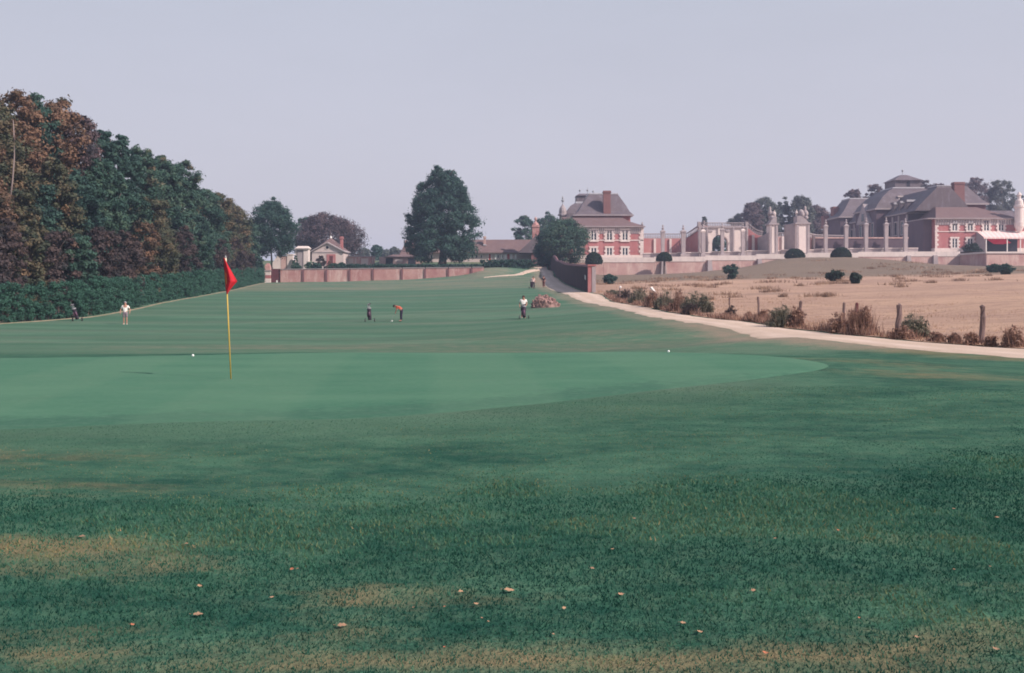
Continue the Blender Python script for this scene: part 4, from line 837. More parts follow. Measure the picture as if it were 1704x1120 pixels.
# lit end pavilion
Y3=255.0; q3=lambda p:X_(p,Y3); w3=lambda p:Z_(p,Y3)
ep=empty('end_pavilion',(q3(1620),Y3,9.3),'sunlit brick end pavilion with chimney beside the striped pink awning','mansion')
MB().box(q3(1556),q3(1704),Y3,Y3+13,8.6,w3(364)).build('wall',M['brick'],ep)
MB().box(q3(1556)-0.15,q3(1704),Y3-0.2,Y3+13,8.6,w3(413)).build('plinth',M['stone'],ep)
MB().box(q3(1556),q3(1704),Y3-0.06,Y3-0.003,w3(374),w3(364)).build('frieze',M['stone'],ep)
dentils(ep,q3(1557),q3(1703),w3(373),w3(366),Y3-0.06,34)
MB().box(q3(1556)-0.1,q3(1704),Y3-0.12,Y3-0.003,w3(386),w3(384.6)).build('string_course',M['stone'],ep)
quoins(ep,q3(1556),1,w3(413),w3(374),Y3,0.55)
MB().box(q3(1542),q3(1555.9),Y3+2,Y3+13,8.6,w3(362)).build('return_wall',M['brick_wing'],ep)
MB().rings([(q3(1541),q3(1708),Y3-0.9,Y3+13.5,w3(364.4)),(q3(1541),q3(1708),Y3-0.9,Y3+13.5,w3(363))]).build('eaves',M['stone_grey'],ep)
MB().rings([(q3(1555),q3(1690),Y3-0.8,Y3+12,w3(363)),(q3(1572),q3(1641),Y3+5.5,Y3+7,w3(342)-0.0)]).build('lower_roof',M['tile'],ep)
MB().rings([(q3(1655),q3(1708),Y3+2,Y3+9,w3(363)),(q3(1664),q3(1700),Y3+5,Y3+6,w3(348))]).build('side_roof',M['slate'],ep)
for px,up,lo in ((1588.3,1,1),(1614,1,1),(1641,0,1),(1665.5,2,0)):
    if up: window(ep,q3(px-4.2),q3(px+4.2),w3(384),w3(374.5) if up==1 else w3(366.5),Y3-0.12,sw=0.4,bars=2)
    if up==1: MB().box(q3(px-4.2),q3(px+4.2),Y3-0.24,Y3-0.13,w3(374.3),w3(368)).build('blind',M['white'],ep)
    if lo and px<1630: window(ep,q3(px-4.2),q3(px+4.2),w3(412.5),w3(397),Y3-0.12,sw=0.4)
    if px==1641: window(ep,q3(px-4.2),q3(px+4.2),w3(384),w3(366.5),Y3-0.12,sw=0.4)
Y4=263.0; q4=lambda p:X_(p,Y4); w4=lambda p:Z_(p,Y4)
MB().box(q4(1560),q4(1640),Y4,Y4+14,8.6,w4(340)).build('upper_wall',M['brick_dark'],ep)
MB().rings([(q4(1557),q4(1644),Y4-0.8,Y4+15,w4(341)),(q4(1557),q4(1644),Y4-0.8,Y4+15,w4(338.5))]).build('upper_eaves',M['stone_grey'],ep)
MB().rings([(q4(1558),q4(1643),Y4-0.7,Y4+14.8,w4(338.5)),(q4(1562.5),q4(1637),Y4+0.8,Y4+13.5,w4(332)),(q4(1571),q4(1622),Y4+4.5,Y4+10,w4(307))]).build('mansard_roof',M['slate'],ep)
MB().box(q4(1570.5),q4(1611),Y4+4.3,Y4+10.2,w4(307.2),w4(305.6)).build('roof_ridge',M['lead'],ep)
chimney(ep,q4(1587.5),q4(1604.5),Y4-0.3,Y4+1.6,w4(344),w4(303))
# round stone turret on the corner
Yt=253.5; t_=MB().lathe((X_(1696,Yt),Yt,0),[(0.2,Z_(388,Yt)),(0.7,Z_(383,Yt)),(1.15,Z_(377,Yt)),(1.25,Z_(370,Yt)),(1.1,Z_(369.5,Yt)),(1.1,Z_(346,Yt)),(1.3,Z_(345,Yt)),(1.3,Z_(342,Yt)),(1.05,Z_(341,Yt)),(0.9,Z_(334,Yt)),(0.45,Z_(331,Yt)),(0.4,Z_(327,Yt)),(0.62,Z_(324.5,Yt)),(0.3,Z_(321,Yt)),(0.05,Z_(319,Yt))],14)
t_.build('turret',M['stone'],ep)
# awning with its side sheet
Ya=251.0; aw=empty('awning',(X_(1665,Ya),Ya,9.3),'pink and white striped awning with crimson sheet hanging under it','awning')
xa0,xa1=X_(1626,254.8),X_(1712,254.8); zt=Z_(385.5,254.8); xf0,xf1=X_(1637,249),X_(1716,249); zf=Z_(394.5,249)
n=22
for k in range(n):
    f0,f1=k/n,(k+1)/n; a0,a1=xa0+(xa1-xa0)*f0,xa0+(xa1-xa0)*f1; b0,b1=xf0+(xf1-xf0)*f0,xf0+(xf1-xf0)*f1
    mb=MB().add([(a0,254.8,zt),(a1,254.8,zt),(b1,249,zf),(b0,249,zf),(a0,254.8,zt-0.05),(a1,254.8,zt-0.05),(b1,249,zf-0.05),(b0,249,zf-0.05)],[(0,3,2,1),(4,5,6,7),(0,1,5,4),(1,2,6,5),(2,3,7,6),(3,0,4,7)])
    mb.add([(b0,248.99,zf),(b1,248.99,zf),(b1,248.99,zf-0.35),((b0+b1)/2,248.99,zf-0.5),(b0,248.99,zf-0.35),(b0,249.03,zf),(b1,249.03,zf),(b1,249.03,zf-0.35),((b0+b1)/2,249.03,zf-0.5),(b0,249.03,zf-0.35)],[(0,4,3,2,1),(5,6,7,8,9),(0,1,6,5),(4,0,5,9),(1,2,7,6),(2,3,8,7),(3,4,9,8)])
    mb.build('canopy',M['awning'] if k%2==0 else M['awning_pale'],aw)
MB().add([(X_(1638,250),250,Z_(396,250)),(X_(1672,250),250,Z_(396.5,250)),(X_(1683,251),251,Z_(404,250)),(X_(1668,250.6),250.6,Z_(406.5,250)),(X_(1654,250.3),250.3,Z_(406,250)),
          (X_(1638,250),250.08,Z_(396,250)),(X_(1672,250),250.08,Z_(396.5,250)),(X_(1683,251),251.08,Z_(404,250)),(X_(1668,250.6),250.68,Z_(406.5,250)),(X_(1654,250.3),250.38,Z_(406,250))],
          [(0,4,3,2,1),(5,6,7,8,9),(0,1,6,5),(1,2,7,6),(2,3,8,7),(3,4,9,8),(4,0,5,9)]).build('hanging_sheet',M['awning_red'],aw)
MB().add([(X_(1625,254.6),254.6,Z_(386,254.6)),(X_(1640,249.2),249.2,Z_(396,249.2)),(X_(1640,249.2),249.2,9.2),(X_(1621,254.6),254.6,9.2),(X_(1625,254.6)+0.06,254.6,Z_(386,254.6)),(X_(1640,249.2)+0.06,249.2,Z_(396,249.2)),(X_(1640,249.2)+0.06,249.2,9.2),(X_(1621,254.6)+0.06,254.6,9.2)],
    [(0,3,2,1),(4,5,6,7),(0,1,5,4),(1,2,6,5),(2,3,7,6),(3,0,4,7)]).build('side_sheet',M['stone_grey'],aw)
for px in (1641,1676,1698): MB().box(X_(px-0.6,249.3),X_(px+0.6,249.3),249.2,249.4,9.2,zf-0.06).build('post',M['white'],aw)
dk=MB().box(X_(1645,254),X_(1694,254),254.3,254.75,9.3,Z_(398,254)).build('dark_doorway',M['glass'],ep)

# ---------------- terrace retaining wall with buttresses, and its projecting bastion
rw=empty('retaining_wall',(60,235,5),'low pink brick retaining wall with stone coping below the terrace','wall')
for k in range(8):
    xa=9.6+k*12.05; xb=xa+12.0; zt=float(plat([xb],[235])[0])
    MB().box(xa,xb,234.6,235.3,2.8,zt-1.05).build('wall_panel',M['brick_pale'],rw)
    MB().box(xa-0.02,xb+0.03,234.5,235.4,zt-1.05,zt+0.12).build('coping',M['stone'],rw)
for px in (1104,1181,1264,1512,1556):
    xx=X_(px,234.3); zt=float(plat([xx],[235])[0])
    MB().rings([(xx-0.75,xx+0.75,233.2,234.597,2.8),(xx-0.45,xx+0.45,234.0,234.597,zt-0.75)]).build('buttress',M['stone_grey'],rw)
bs=empty('bastion',(110,228,6),'projecting terrace block with shaded left side in front of the awning','wall')
MB().box(106,150,221.5,235.2,3.5,8.75).build('wall',M['brick_pale'],bs); MB().box(105.8,150.2,221.3,235.25,8.75,9.15).build('coping',M['stone'],bs)
# ---------------- long shaded wall beside the path
lw=empty('long_wall',(9.25,170,2),'long dark brick wall running away beside the gravel path','wall')
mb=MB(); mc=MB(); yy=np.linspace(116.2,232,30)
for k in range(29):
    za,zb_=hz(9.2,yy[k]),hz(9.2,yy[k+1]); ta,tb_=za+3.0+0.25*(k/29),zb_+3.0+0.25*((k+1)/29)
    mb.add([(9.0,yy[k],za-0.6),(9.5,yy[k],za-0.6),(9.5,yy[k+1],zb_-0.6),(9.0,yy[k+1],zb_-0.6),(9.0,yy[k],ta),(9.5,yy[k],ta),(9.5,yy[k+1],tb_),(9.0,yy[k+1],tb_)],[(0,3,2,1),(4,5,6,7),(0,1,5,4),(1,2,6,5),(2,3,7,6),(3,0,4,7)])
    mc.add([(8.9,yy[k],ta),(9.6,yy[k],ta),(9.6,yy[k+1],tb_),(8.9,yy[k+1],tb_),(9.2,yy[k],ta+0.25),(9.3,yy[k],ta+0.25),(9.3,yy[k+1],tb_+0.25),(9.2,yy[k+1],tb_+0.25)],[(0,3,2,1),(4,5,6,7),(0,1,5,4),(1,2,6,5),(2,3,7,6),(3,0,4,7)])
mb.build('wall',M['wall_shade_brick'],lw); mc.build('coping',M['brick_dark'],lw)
z0=hz(9.2,116)
MB().box(8.85,9.30,115.4,116.19,z0-0.4,z0+3.05).build('end_pier',M['brick'],lw); MB().box(9.303,9.75,115.35,116.19,z0-0.4,z0+3.0).build('end_pier',M['stone_grey'],lw)
MB().box(8.8,9.8,115.3,116.25,z0+3.06,z0+3.25).build('pier_cap',M['brick'],lw)
sg=MB().add([(8.93,120.6,2.25),(8.93,121.9,2.4),(8.93,121.9,2.9),(8.93,120.6,2.75),(8.99,120.6,2.25),(8.99,121.9,2.4),(8.99,121.9,2.9),(8.99,120.6,2.75)],[(0,1,2,3),(7,6,5,4),(0,4,5,1),(1,5,6,2),(2,6,7,3),(3,7,4,0)])
o=sg.build('wall_plate',M['white']); tag(o,'small white plate fixed on the shaded brick wall near its end','sign')

# ---------------- long garden wall on the left
Yg=205.0; gw=empty('garden_wall',(X_(630,Yg),Yg,2.4),'long low rose brick garden wall divided by dark piers','wall')
edges=[466,505,543.5,582,621,669,707.5,746,785,806]
for k in range(len(edges)-1):
    xa,xb=X_(edges[k],Yg)+0.12,X_(edges[k+1],Yg)-0.12; t0=Z_(448.7-3.6*(edges[k]-466)/340,Yg); t1=Z_(448.7-3.6*(edges[k+1]-466)/340,Yg)
    MB().prism([(xa,1.5),(xb,1.5),(xb,t1),(xa,t0)],Yg-0.25,Yg+0.25).build('wall_panel',M['brick_garden'],gw)
    MB().prism([(xa,t0),(xb,t1),(xb,t1+0.14),(xa,t0+0.14)],Yg-0.36,Yg+0.36).build('coping',M['stone_grey'],gw)
for k,px in enumerate(edges[1:-1]):
    xx=X_(px,Yg); MB().box(xx-0.2,xx+0.2,Yg-0.42,Yg+0.2,1.5,Z_(450-3.6*(px-466)/340,Yg)).build('pier',M['brick_dark'],gw)
gd=empty('garden_door',(X_(458.5,Yg),Yg,2.4),'maroon plank door at the left end of the garden wall','door')
xa,xb=X_(451.5,Yg),X_(466,Yg); zt=Z_(447.5,Yg); zb_=Z_(470,Yg)-0.3
for k in range(6):
    f0=xa+(xb-xa)*k/6+0.012; f1=xa+(xb-xa)*(k+1)/6-0.012; MB().box(f0,f1,Yg-0.05,Yg+0.03+0.01*(k%2),zb_,zt-0.12).build('plank',M['door_red'],gd)
MB().box(xa,xb,Yg-0.08,Yg+0.08,zt-0.12,zt+0.02).box(xa,xb,Yg-0.075,Yg-0.051,zb_+0.5,zb_+0.7).box(xa,xb,Yg-0.075,Yg-0.051,zt-0.7,zt-0.5).build('door_frame',M['door_red'],gd)
MB().box(X_(460.5,Yg),X_(463,Yg),Yg-0.5,Yg-0.42,zb_+0.1,zb_+0.75).build('white_post',M['white'],None) and None
tag(bpy.data.objects['white_post'],'short white marker standing in front of the maroon door','marker')
gp=empty('gate_pillar',(X_(446,Yg),Yg,2.3),'banded stone and brick pillar beside the maroon door','pillar')
g0,g1=X_(441,Yg),X_(451,Yg)
for (pa,pb_,mm,dx) in ((471.5,463.5,'stone',0.0),(463.5,457.8,'brick',-0.03),(457.8,451.5,'stone',0.0),(451.5,449.5,'stone_grey',0.12)):
    MB().box(g0-dx,g1+dx,Yg-0.55-dx,Yg+0.55+dx,Z_(pa,Yg)-(0.3 if pa>470 else 0),Z_(pb_,Yg)-0.004).build('band',M[mm],gp)
MB().rings([(g0,g1,Yg-0.55,Yg+0.55,Z_(449.5,Yg)),(g0+0.1,g1-0.1,Yg-0.45,Yg+0.45,Z_(443,Yg)),(g0+0.4,g1-0.4,Yg-0.2,Yg+0.2,Z_(438,Yg))]).build('cap',M['brick_garden'],gp)
# ruined stone gateway behind
Yr=222.0; r_=lambda p:X_(p,Yr); v_=lambda p:Z_(p,Yr)
gt=empty('old_gateway',(r_(470),Yr,5.5),'pale stone and brick gateway wall with sloping shoulder behind the door','wall')
MB().prism([(r_(452),4.5),(r_(467.5),4.5),(r_(467.5),v_(424)),(r_(463),v_(424)),(r_(454),v_(436))],Yr,Yr+0.8).build('wall',M['stone'],gt)
MB().box(r_(467.6),r_(478),Yr-0.05,Yr+0.8,4.5,v_(426)).build('brick_panel',M['brick_pale'],gt)
MB().box(r_(478.1),r_(487.5),Yr-0.2,Yr+0.9,4.5,v_(424.5)).build('quoin',M['stone'],gt); MB().box(r_(467),r_(488.5),Yr-0.3,Yr+1,v_(424.4),v_(422.8)).build('coping',M['stone'],gt)
Yq=228.0; r2=lambda p:X_(p,Yq); v2=lambda p:Z_(p,Yq)
gt2=empty('stone_gate_tower',(r2(503),Yq,6),'tall pale stone gate pier with flat moulded cap and ivy','gate pier')
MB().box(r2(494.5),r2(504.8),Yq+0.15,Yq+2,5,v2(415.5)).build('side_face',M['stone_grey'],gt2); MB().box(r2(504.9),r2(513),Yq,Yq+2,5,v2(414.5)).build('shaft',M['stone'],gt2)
MB().rings([(r2(492),r2(514),Yq-0.3,Yq+2.2,v2(415)),(r2(492),r2(515),Yq-0.4,Yq+2.3,v2(413)),(r2(496),r2(511),Yq,Yq+1.9,v2(409.5))]).build('cap',M['stone'],gt2)
MB().box(r2(490),r2(493.5),Yq+0.3,Yq+1.5,5,v2(413)).build('buttress',M['stone'],gt2)
# small pedimented lodge
Yl=240.0; r3=lambda p:X_(p,Yl); v3=lambda p:Z_(p,Yl)
lo=empty('garden_lodge',(r3(544),Yl,7),'small cream lodge with triangular gable, round window and red doorway','house')
MB().prism([(r3(519),4.8),(r3(571.5),4.8),(r3(571.5),v3(419)),(r3(544.5),v3(404.5)),(r3(519),v3(419))],Yl,Yl+9).build('wall',M['plaster'],lo)
MB().prism([(r3(516.5),v3(419.8)),(r3(544.5),v3(404.6)),(r3(574),v3(419.8)),(r3(574),v3(418.3)),(r3(544.5),v3(402.6)),(r3(516.5),v3(418.3))][::-1],Yl-0.5,Yl+9.3).build('gable_trim',M['stone_grey'],lo)
MB().add([(r3(521),Yl+1,v3(416)),(r3(570),Yl+1,v3(416)),(r3(570),Yl+9,v3(416)),(r3(521),Yl+9,v3(416)),(r3(544.5),Yl+3.5,v3(395.5)),(r3(546),Yl+6,v3(395.5))],[(0,1,4),(1,2,5,4),(2,3,5),(3,0,4,5),(0,3,2,1)]).build('roof',M['tile'],lo)
MB().box(r3(518.9),r3(571.6),Yl-0.12,Yl-0.003,v3(420.5),v3(419)).build('string_course',M['stone_grey'],lo)
mb=MB(); n=16; R0=0.52; cx,cz=r3(544.5),v3(412)
mb.add([(cx+0.4*math.cos(2*math.pi*k/n),Yl-0.05,cz+0.4*math.sin(2*math.pi*k/n)) for k in range(n)]+[(cx+0.4*math.cos(2*math.pi*k/n),Yl-0.003,cz+0.4*math.sin(2*math.pi*k/n)) for k in range(n)],[tuple(reversed(range(n)))]+[(k,(k+1)%n,n+(k+1)%n,n+k) for k in range(n)]); w=mb.build('round_window',M['glass'],lo)
mb=MB()
for k in range(n):
    a0,a1=2*math.pi*k/n,2*math.pi*(k+1)/n; mb.add([(cx+r*math.cos(a),y_,cz+r*math.sin(a)) for a in (a0,a1) for r in (0.4,0.55) for y_ in (Yl-0.09,Yl-0.003)],[(0,4,6,2),(2,6,7,3),(1,3,7,5),(0,1,5,4)])
mb.build('frame',M['stone'],w)
d=MB().box(r3(543.5),r3(548),Yl-0.12,Yl-0.003,5.4,v3(423)).box(r3(554),r3(558.5),Yl-0.12,Yl-0.003,5.4,v3(423)).box(r3(548),r3(554),Yl-0.12,Yl-0.003,v3(426),v3(423)).build('door_surround',M['brick'],lo)
MB().box(r3(548.1),r3(553.9),Yl-0.06,Yl-0.003,5.4,v3(426.1)).build('door',M['door_red'],d)
chimney(lo,r3(562.5),r3(566.8),Yl+3,Yl+3.8,v3(418),v3(392.5),'brick')
MB().lathe((r3(545),Yl+4.5,v3(396)),[(0.1,0),(0.32,0.2),(0.2,0.5),(0.03,0.8)],8).build('roof_finial',M['white'],lo)
# low outbuildings
Yb_=246.0; r4=lambda p:X_(p,Yb_); v4=lambda p:Z_(p,Yb_)
ob=empty('panelled_outbuilding',(r4(597),Yb_,7.5),'low pink brick outbuilding with cream recessed panels','outbuilding')
MB().box(r4(572.5),r4(619),Yb_,Yb_+5,5.0,v4(427.5)).build('wall',M['brick_pale'],ob); MB().box(r4(571.5),r4(620),Yb_-0.3,Yb_+5.3,v4(427.4),v4(425.8)).build('cornice',M['stone_grey'],ob)
for a_,b_ in ((575,588),(590.5,593),(601,612.5)): MB().box(r4(a_),r4(b_),Yb_-0.06,Yb_-0.003,5.2,v4(430)).build('panel',M['plaster'],ob)
for px in (596.5,616.5): MB().box(r4(px-1.8),r4(px+1.8),Yb_-0.2,Yb_-0.003,5.2,v4(427.6)).build('pier',M['brick_garden'],ob)
Yc=250.0; r5=lambda p:X_(p,Yc); v5=lambda p:Z_(p,Yc)
sh=empty('cart_shed',(r5(662),Yc,8),'low brick shed with dark openings left of the big tree','outbuilding')
MB().box(r5(631),r5(700),Yc,Yc+6,5.4,v5(427.5)).build('wall',M['brick_pale'],sh)
MB().rings([(r5(640),r5(704),Yc-0.5,Yc+7,v5(427.5)),(r5(652),r5(698),Yc+3,Yc+4,v5(423))]).build('roof',M['tile'],sh)
for a_,b_ in ((642,654),(679,692)): MB().box(r5(a_),r5(b_),Yc-0.05,Yc-0.003,6.2,v5(429.5)).build('opening',M['glass'],sh)
MB().box(r5(657),r5(670),Yc-0.08,Yc-0.003,7.6,v5(431)).build('panel',M['plaster'],sh)
Yd=262.0; r6=lambda p:X_(p,Yd); v6=lambda p:Z_(p,Yd)
ts=empty('tiled_house',(r6(690),Yd,8),'steep tiled roof house half hidden by the big tree','house')
MB().box(r6(668),r6(712),Yd,Yd+8,7.5,v6(425)).build('wall',M['plaster'],ts); MB().rings([(r6(665),r6(715),Yd-0.6,Yd+8.6,v6(425)),(r6(672),r6(708),Yd+3.6,Yd+4.4,v6(402))]).build('roof',M['tile'],ts)
chimney(ts,r6(672),r6(675),Yd+3,Yd+4,v6(412),v6(399),'brick_pale')
# long stable range
Ye=256.0; r7=lambda p:X_(p,Ye); v7=lambda p:Z_(p,Ye)
st=empty('stable_range',(r7(800),Ye,8.3),'long low range with brown tiled roof, cream wall and red doors','outbuilding')
MB().box(r7(703),r7(905),Ye,Ye+9,7.4,v7(420)).build('wall',M['plaster'],st)
MB().rings([(r7(700),r7(905),Ye-0.9,Ye+9.9,v7(420.5)),(r7(712),r7(903),Ye+4.2,Ye+4.8,v7(397.5))]).build('roof',M['tile'],st)
MB().box(r7(702),r7(905),Ye-0.95,Ye-0.87,v7(421.5),v7(420)).build('gutter',M['wood_grey'],st)
chimney(st,r7(804.5),r7(808),Ye+1.6,Ye+2.5,v7(408),v7(392.5),'brick_pale')
for px,w_,mm in ((786,2,'glass'),(793,1.6,'glass'),(801,1.2,'glass'),(815,1.9,'red_paint'),(829,1.2,'glass'),(846,2.2,'red_paint'),(836,1.2,'glass'),(760,1.5,'glass'),(746,1.5,'glass'),(718,1.5,'glass')):
    isd=mm=='red_paint'; zA,zB=(7.9,v7(422.5)) if isd else (v7(429),v7(424.5))
    fr=MB().box(r7(px-w_)-0.15,r7(px-w_),Ye-0.1,Ye-0.003,zA,zB+0.15).box(r7(px+w_),r7(px+w_)+0.15,Ye-0.1,Ye-0.003,zA,zB+0.15).box(r7(px-w_),r7(px+w_),Ye-0.1,Ye-0.003,zB,zB+0.15).build('door_frame' if isd else 'window',M['white'],st)
    MB().box(r7(px-w_),r7(px+w_),Ye-0.06,Ye-0.003,zA,zB).build('door' if isd else 'pane',M[mm],fr)
for px in (825,834.5,841,851,858): MB().box(r7(px-1.5),r7(px+1.5),Ye-0.2,Ye-0.11,v7(432),v7(423)).build('shutter',M['white'],st)
for px in (785,812,840): MB().box(r7(px-1.2),r7(px+1.2),Ye+0.6,Ye+1.6,v7(417.5),v7(414)).build('skylight',M['slate'],st)
e=empty('stable_wing',(X_(892,250),250,8),'dark fronted stable wing with tall brick chimney behind the path end','outbuilding')
MB().box(X_(884,249),X_(930,249),249,262,7,Z_(418,249)).build('wall',M['brick_dark'],e)
MB().add([(X_(862,254),248.6,Z_(421,250)),(X_(930,249),248.6,Z_(421,250)),(X_(930,249),264,Z_(421,250)),(X_(862,254),264,Z_(421,250)),(X_(892,252),248.9,Z_(392,252)),(X_(892,252),263.6,Z_(392,252))],[(0,1,4),(1,2,5,4),(2,3,5),(3,0,4,5),(0,3,2,1)]).build('roof',M['slate'],e)
chimney(e,X_(886,250),X_(897.5,250),250.5,252.5,Z_(402,250),Z_(374,250),'brick_garden')
MB().lathe((X_(891.5,250),251.5,Z_(374.5,250)),[(0.9,0),(0.7,0.5),(0.3,0.8),(0.15,1.2),(0.35,1.5),(0.35,1.8),(0.05,2.2)],8).build('chimney_ornament',M['brick_garden'],e)
# white strip painted in for the sunlit road at the top of the ramp
o=MB().box(X_(882,247),X_(905,247),246.6,247.4,6.6,Z_(441.5,247)).build('sunlit_road_strip',M['white']); tag(o,'bright low strip standing for sunlit road at the top of the shaded ramp','sunlit strip')
# ------------------------------------------------------------------ hedges and trees
HL=[(-150,68),(-60,72),(0,77),(127,85),(200,96),(260,112),(330,132),(370,152),(400,175),(425,195),(438,204)]
def Yh(px): return float(np.interp(px,[a for a,_ in HL],[b for _,b in HL]))
def hedge_line(t): px=-150+588*t; Y=Yh(px); return X_(px,Y),Y
hd=empty('clipped_hedge',(-42,120,0),'tall dark green hedge lining the left side of the fairway','hedge')
cl=[];rd=[];rgh=np.random.default_rng(31)
s=0; pp=[hedge_line(k/400) for k in range(401)]
seg=np.concatenate([[0],np.cumsum([math.hypot(pp[k+1][0]-pp[k][0],pp[k+1][1]-pp[k][1]) for k in range(400)])])
for d in np.arange(0,seg[-1],0.34):
    x0=np.interp(d,seg,[p[0] for p in pp]); y0=np.interp(d,seg,[p[1] for p in pp]); g=hz(x0,y0)
    H=(3.15+0.12*math.sin(d*0.33)+0.10*math.sin(d*0.85+1)+0.05*math.sin(d*1.9))*(1-0.1*smooth(90,150,d)); gap=min(abs((d%13.7)-6.5),1.2)/1.2
    for k in range(7):
        zz=rgh.uniform(0.02,1)*H*(0.72+0.28*gap); off=rgh.uniform(-0.6,0.5)-(0.12*math.sin(d*0.5))
        cl.append((x0+off*0.6+0.25*(1-gap)*-1,y0-off*0.25+rgh.uniform(-.2,.2),g+zz)); rd.append(rgh.uniform(0.26,0.42))
v,q,t=leaf_cloud(cl,rd,100,0.11,77,tint_sd=0.12); link('foliage',np_mesh('foliage',v,q,False,t),L['hedge'],hd)
mb=MB()
for k in range(0,400,3):
    x0,y0=pp[k]; g=hz(x0-0.4,y0); mb.tube([(x0-0.4,y0,g-0.1),(x0-0.4+rgh.uniform(-.15,.15),y0,g+1.6)],[0.07,0.03],5)
tag(mb.build('stem',M['bark'],hd),kind='stuff')
# the wood on the left: (px, top row, half width px, palette, row)
back=[(-75,165,52,'rust','rust brown'),(-22,168,46,'olive','olive brown'),(28,156,40,'rust','bright rust'),(60,160,26,'dark','slim dark green'),(92,170,38,'rust','brown'),(126,188,30,'pink','dull purple brown'),(168,216,23,'dark','dark blue green'),(200,229,21,'dark','narrow dark green'),
      (234,250,27,'green','deep green'),(268,263,26,'green','brown-edged green'),(304,270,25,'green','airy light green'),(338,316,24,'green','mid green'),(362,324,22,'olive','reddish olive'),(388,343,22,'olive','olive green'),(409,368,17,'green','small green')]
mid=[(-30,285,42,'rust','rust'),(22,262,36,'olive','tan olive'),(62,300,30,'dark','dark green'),(92,268,30,'olive','brownish olive'),(132,290,30,'dark','shadowy green'),(172,272,32,'green','shaded green'),(215,318,30,'green','deep green'),(255,330,26,'olive','olive'),(292,342,26,'green','green'),(325,358,24,'dark','dark green'),(355,372,22,'green','leafy green'),(384,388,18,'olive','dull olive')]
low=[(-40,392,36,'purple'),(8,372,34,'purple'),(52,388,30,'olive'),(92,384,32,'purple'),(132,392,28,'green'),(168,380,30,'purple'),(205,384,27,'purple'),(240,366,24,'rust'),(272,388,25,'olive'),(303,382,23,'purple'),(334,386,22,'green'),(362,398,20,'purple'),(388,396,18,'purple'),(408,408,16,'purple'),(424,420,12,'dark')]
ordn=['first','second','third','fourth','fifth','sixth','seventh','eighth','ninth','tenth','eleventh','twelfth','thirteenth','fourteenth','fifteenth']
GW='trees of the wood behind the hedge'; k=0
for i,(px,pt,hw,pal,col) in enumerate(back):
    Y=Yh(px)+21; X=X_(px,Y); g=hz(X,Y); H=Z_(pt,Y)-g; k+=1
    tree('forest_tree',(X,Y,g),H*0.30,H,hw*1.25*Y/F,pal,f'{col} tree in the tall back row of the wood, {ordn[i]} from the left',GW,prof='forest' if pal!='dark' else 'oval',n=190,per=150,size=0.25,seed=100+k,lump=0.22,cr=0.27,ry=min(5,hw*1.2*Y/F),sd=0.2,mu=0.5 if pal!='rust' else 0.58)
for i,(px,pt,hw,pal,col) in enumerate(mid):
    Y=Yh(px)+14; X=X_(px,Y); g=hz(X,Y); H=Z_(pt,Y)-g; k+=1
    tree('forest_tree',(X,Y,g),H*0.16,H,hw*1.15*Y/F,pal,f'{col} tree of middling height in the wood, {ordn[i]} from the left',GW,prof='forest',n=150,per=140,size=0.23,seed=100+k,lump=0.22,cr=0.30,ry=min(4,hw*Y/F),sd=0.2)
for i,(px,pt,hw,pal) in enumerate(low):
    Y=Yh(px)+max(5.0,(hw*Yh(px)/F+0.7)/((852-px)/F)); X=X_(px,Y); g=hz(X,Y); H=Z_(pt,Y)-g; k+=1; col={'purple':'dark copper','olive':'olive','rust':'reddish rust','green':'green','dark':'dark green'}[pal]
    tree('understorey_tree',(X,Y,g),H*0.10,H,hw*Y/F,pal,f'{col} bushy tree rising just behind the hedge, {ordn[i]} of that row from the left','copper trees just behind the hedge',prof='forest',n=110,per=120,size=0.20,seed=100+k,lump=0.25,cr=0.26,ry=2.2,sd=0.18,r0=0.12)
# the pale trunk showing in the wood
Y=Yh(22)+11; mb=MB().tube([W(15,345,Y),W(21,300,Y),W(24,260,Y),W(23.5,225,Y),W(22,200,Y)],[0.075,0.07,0.06,0.05,0.03],8)
mb.tube([W(15,345,Y),(X_(14,Y),Y,hz(X_(14,Y),Y)-0.1)],[0.11,0.2],8)
o=mb.build('birch_trunk',M['bark_pale'],None,True); tag(o,'bare pale birch trunk standing among the rust leaves','trunk')
# single trees
def gz_of(px,Y):
    X=X_(px,Y); return float(plat([X],[Y])[0]) if Y>206 and (X<-7.5 or X>9.5) else hz(X,Y)
def ptree(name,px,Y,pbot,ptop,hw,pal,label,group=None,base_px=None,**kw):
    bx=X_(base_px if base_px else px,Y); g=float(plat([bx],[Y])[0]) if Y>206 and (bx<-7.5 or bx>9.5) else hz(bx,Y)
    return tree(name,(bx,Y,g),Z_(pbot,Y)-g,Z_(ptop,Y)-g,hw*Y/F,pal,label,group,cx=X_(px,Y),**kw)
ptree('plane_tree',735.5,235,431,280,57,'dark','huge dense dark green tree standing alone behind the garden wall',prof='plane',n=520,per=150,size=0.33,seed=11,lump=0.08,cr=0.15,sd=0.12,r0=0.95,mu=0.5,limbs=9)
ptree('small_tree',452,214,424,336,41,'dark','dark two-lobed tree above the gateway at the end of the hedge',prof='broad',n=230,per=130,size=0.27,seed=12,lump=0.26,cr=0.22,r0=0.22,base_px=452)
ptree('autumn_tree',545,285,432,356,54,'pink','broad mauve brown autumn tree behind the lodge',prof='broad',n=260,per=130,size=0.35,mu=0.38,seed=13,lump=0.2,cr=0.2,base_px=550)
ptree('autumn_tree',508,290,432,362,20,'green','rounded green tree showing at the left of the mauve tree',prof='oval',n=70,per=75,size=0.42,seed=14,base_px=508)
ptree('pavilion_tree',940,232,434,362,38,'green','leaning green tree with thin stem before the left pavilion',prof='broad',n=230,per=130,size=0.27,seed=15,lump=0.3,cr=0.22,base_px=947,r0=0.22,mu=0.55)
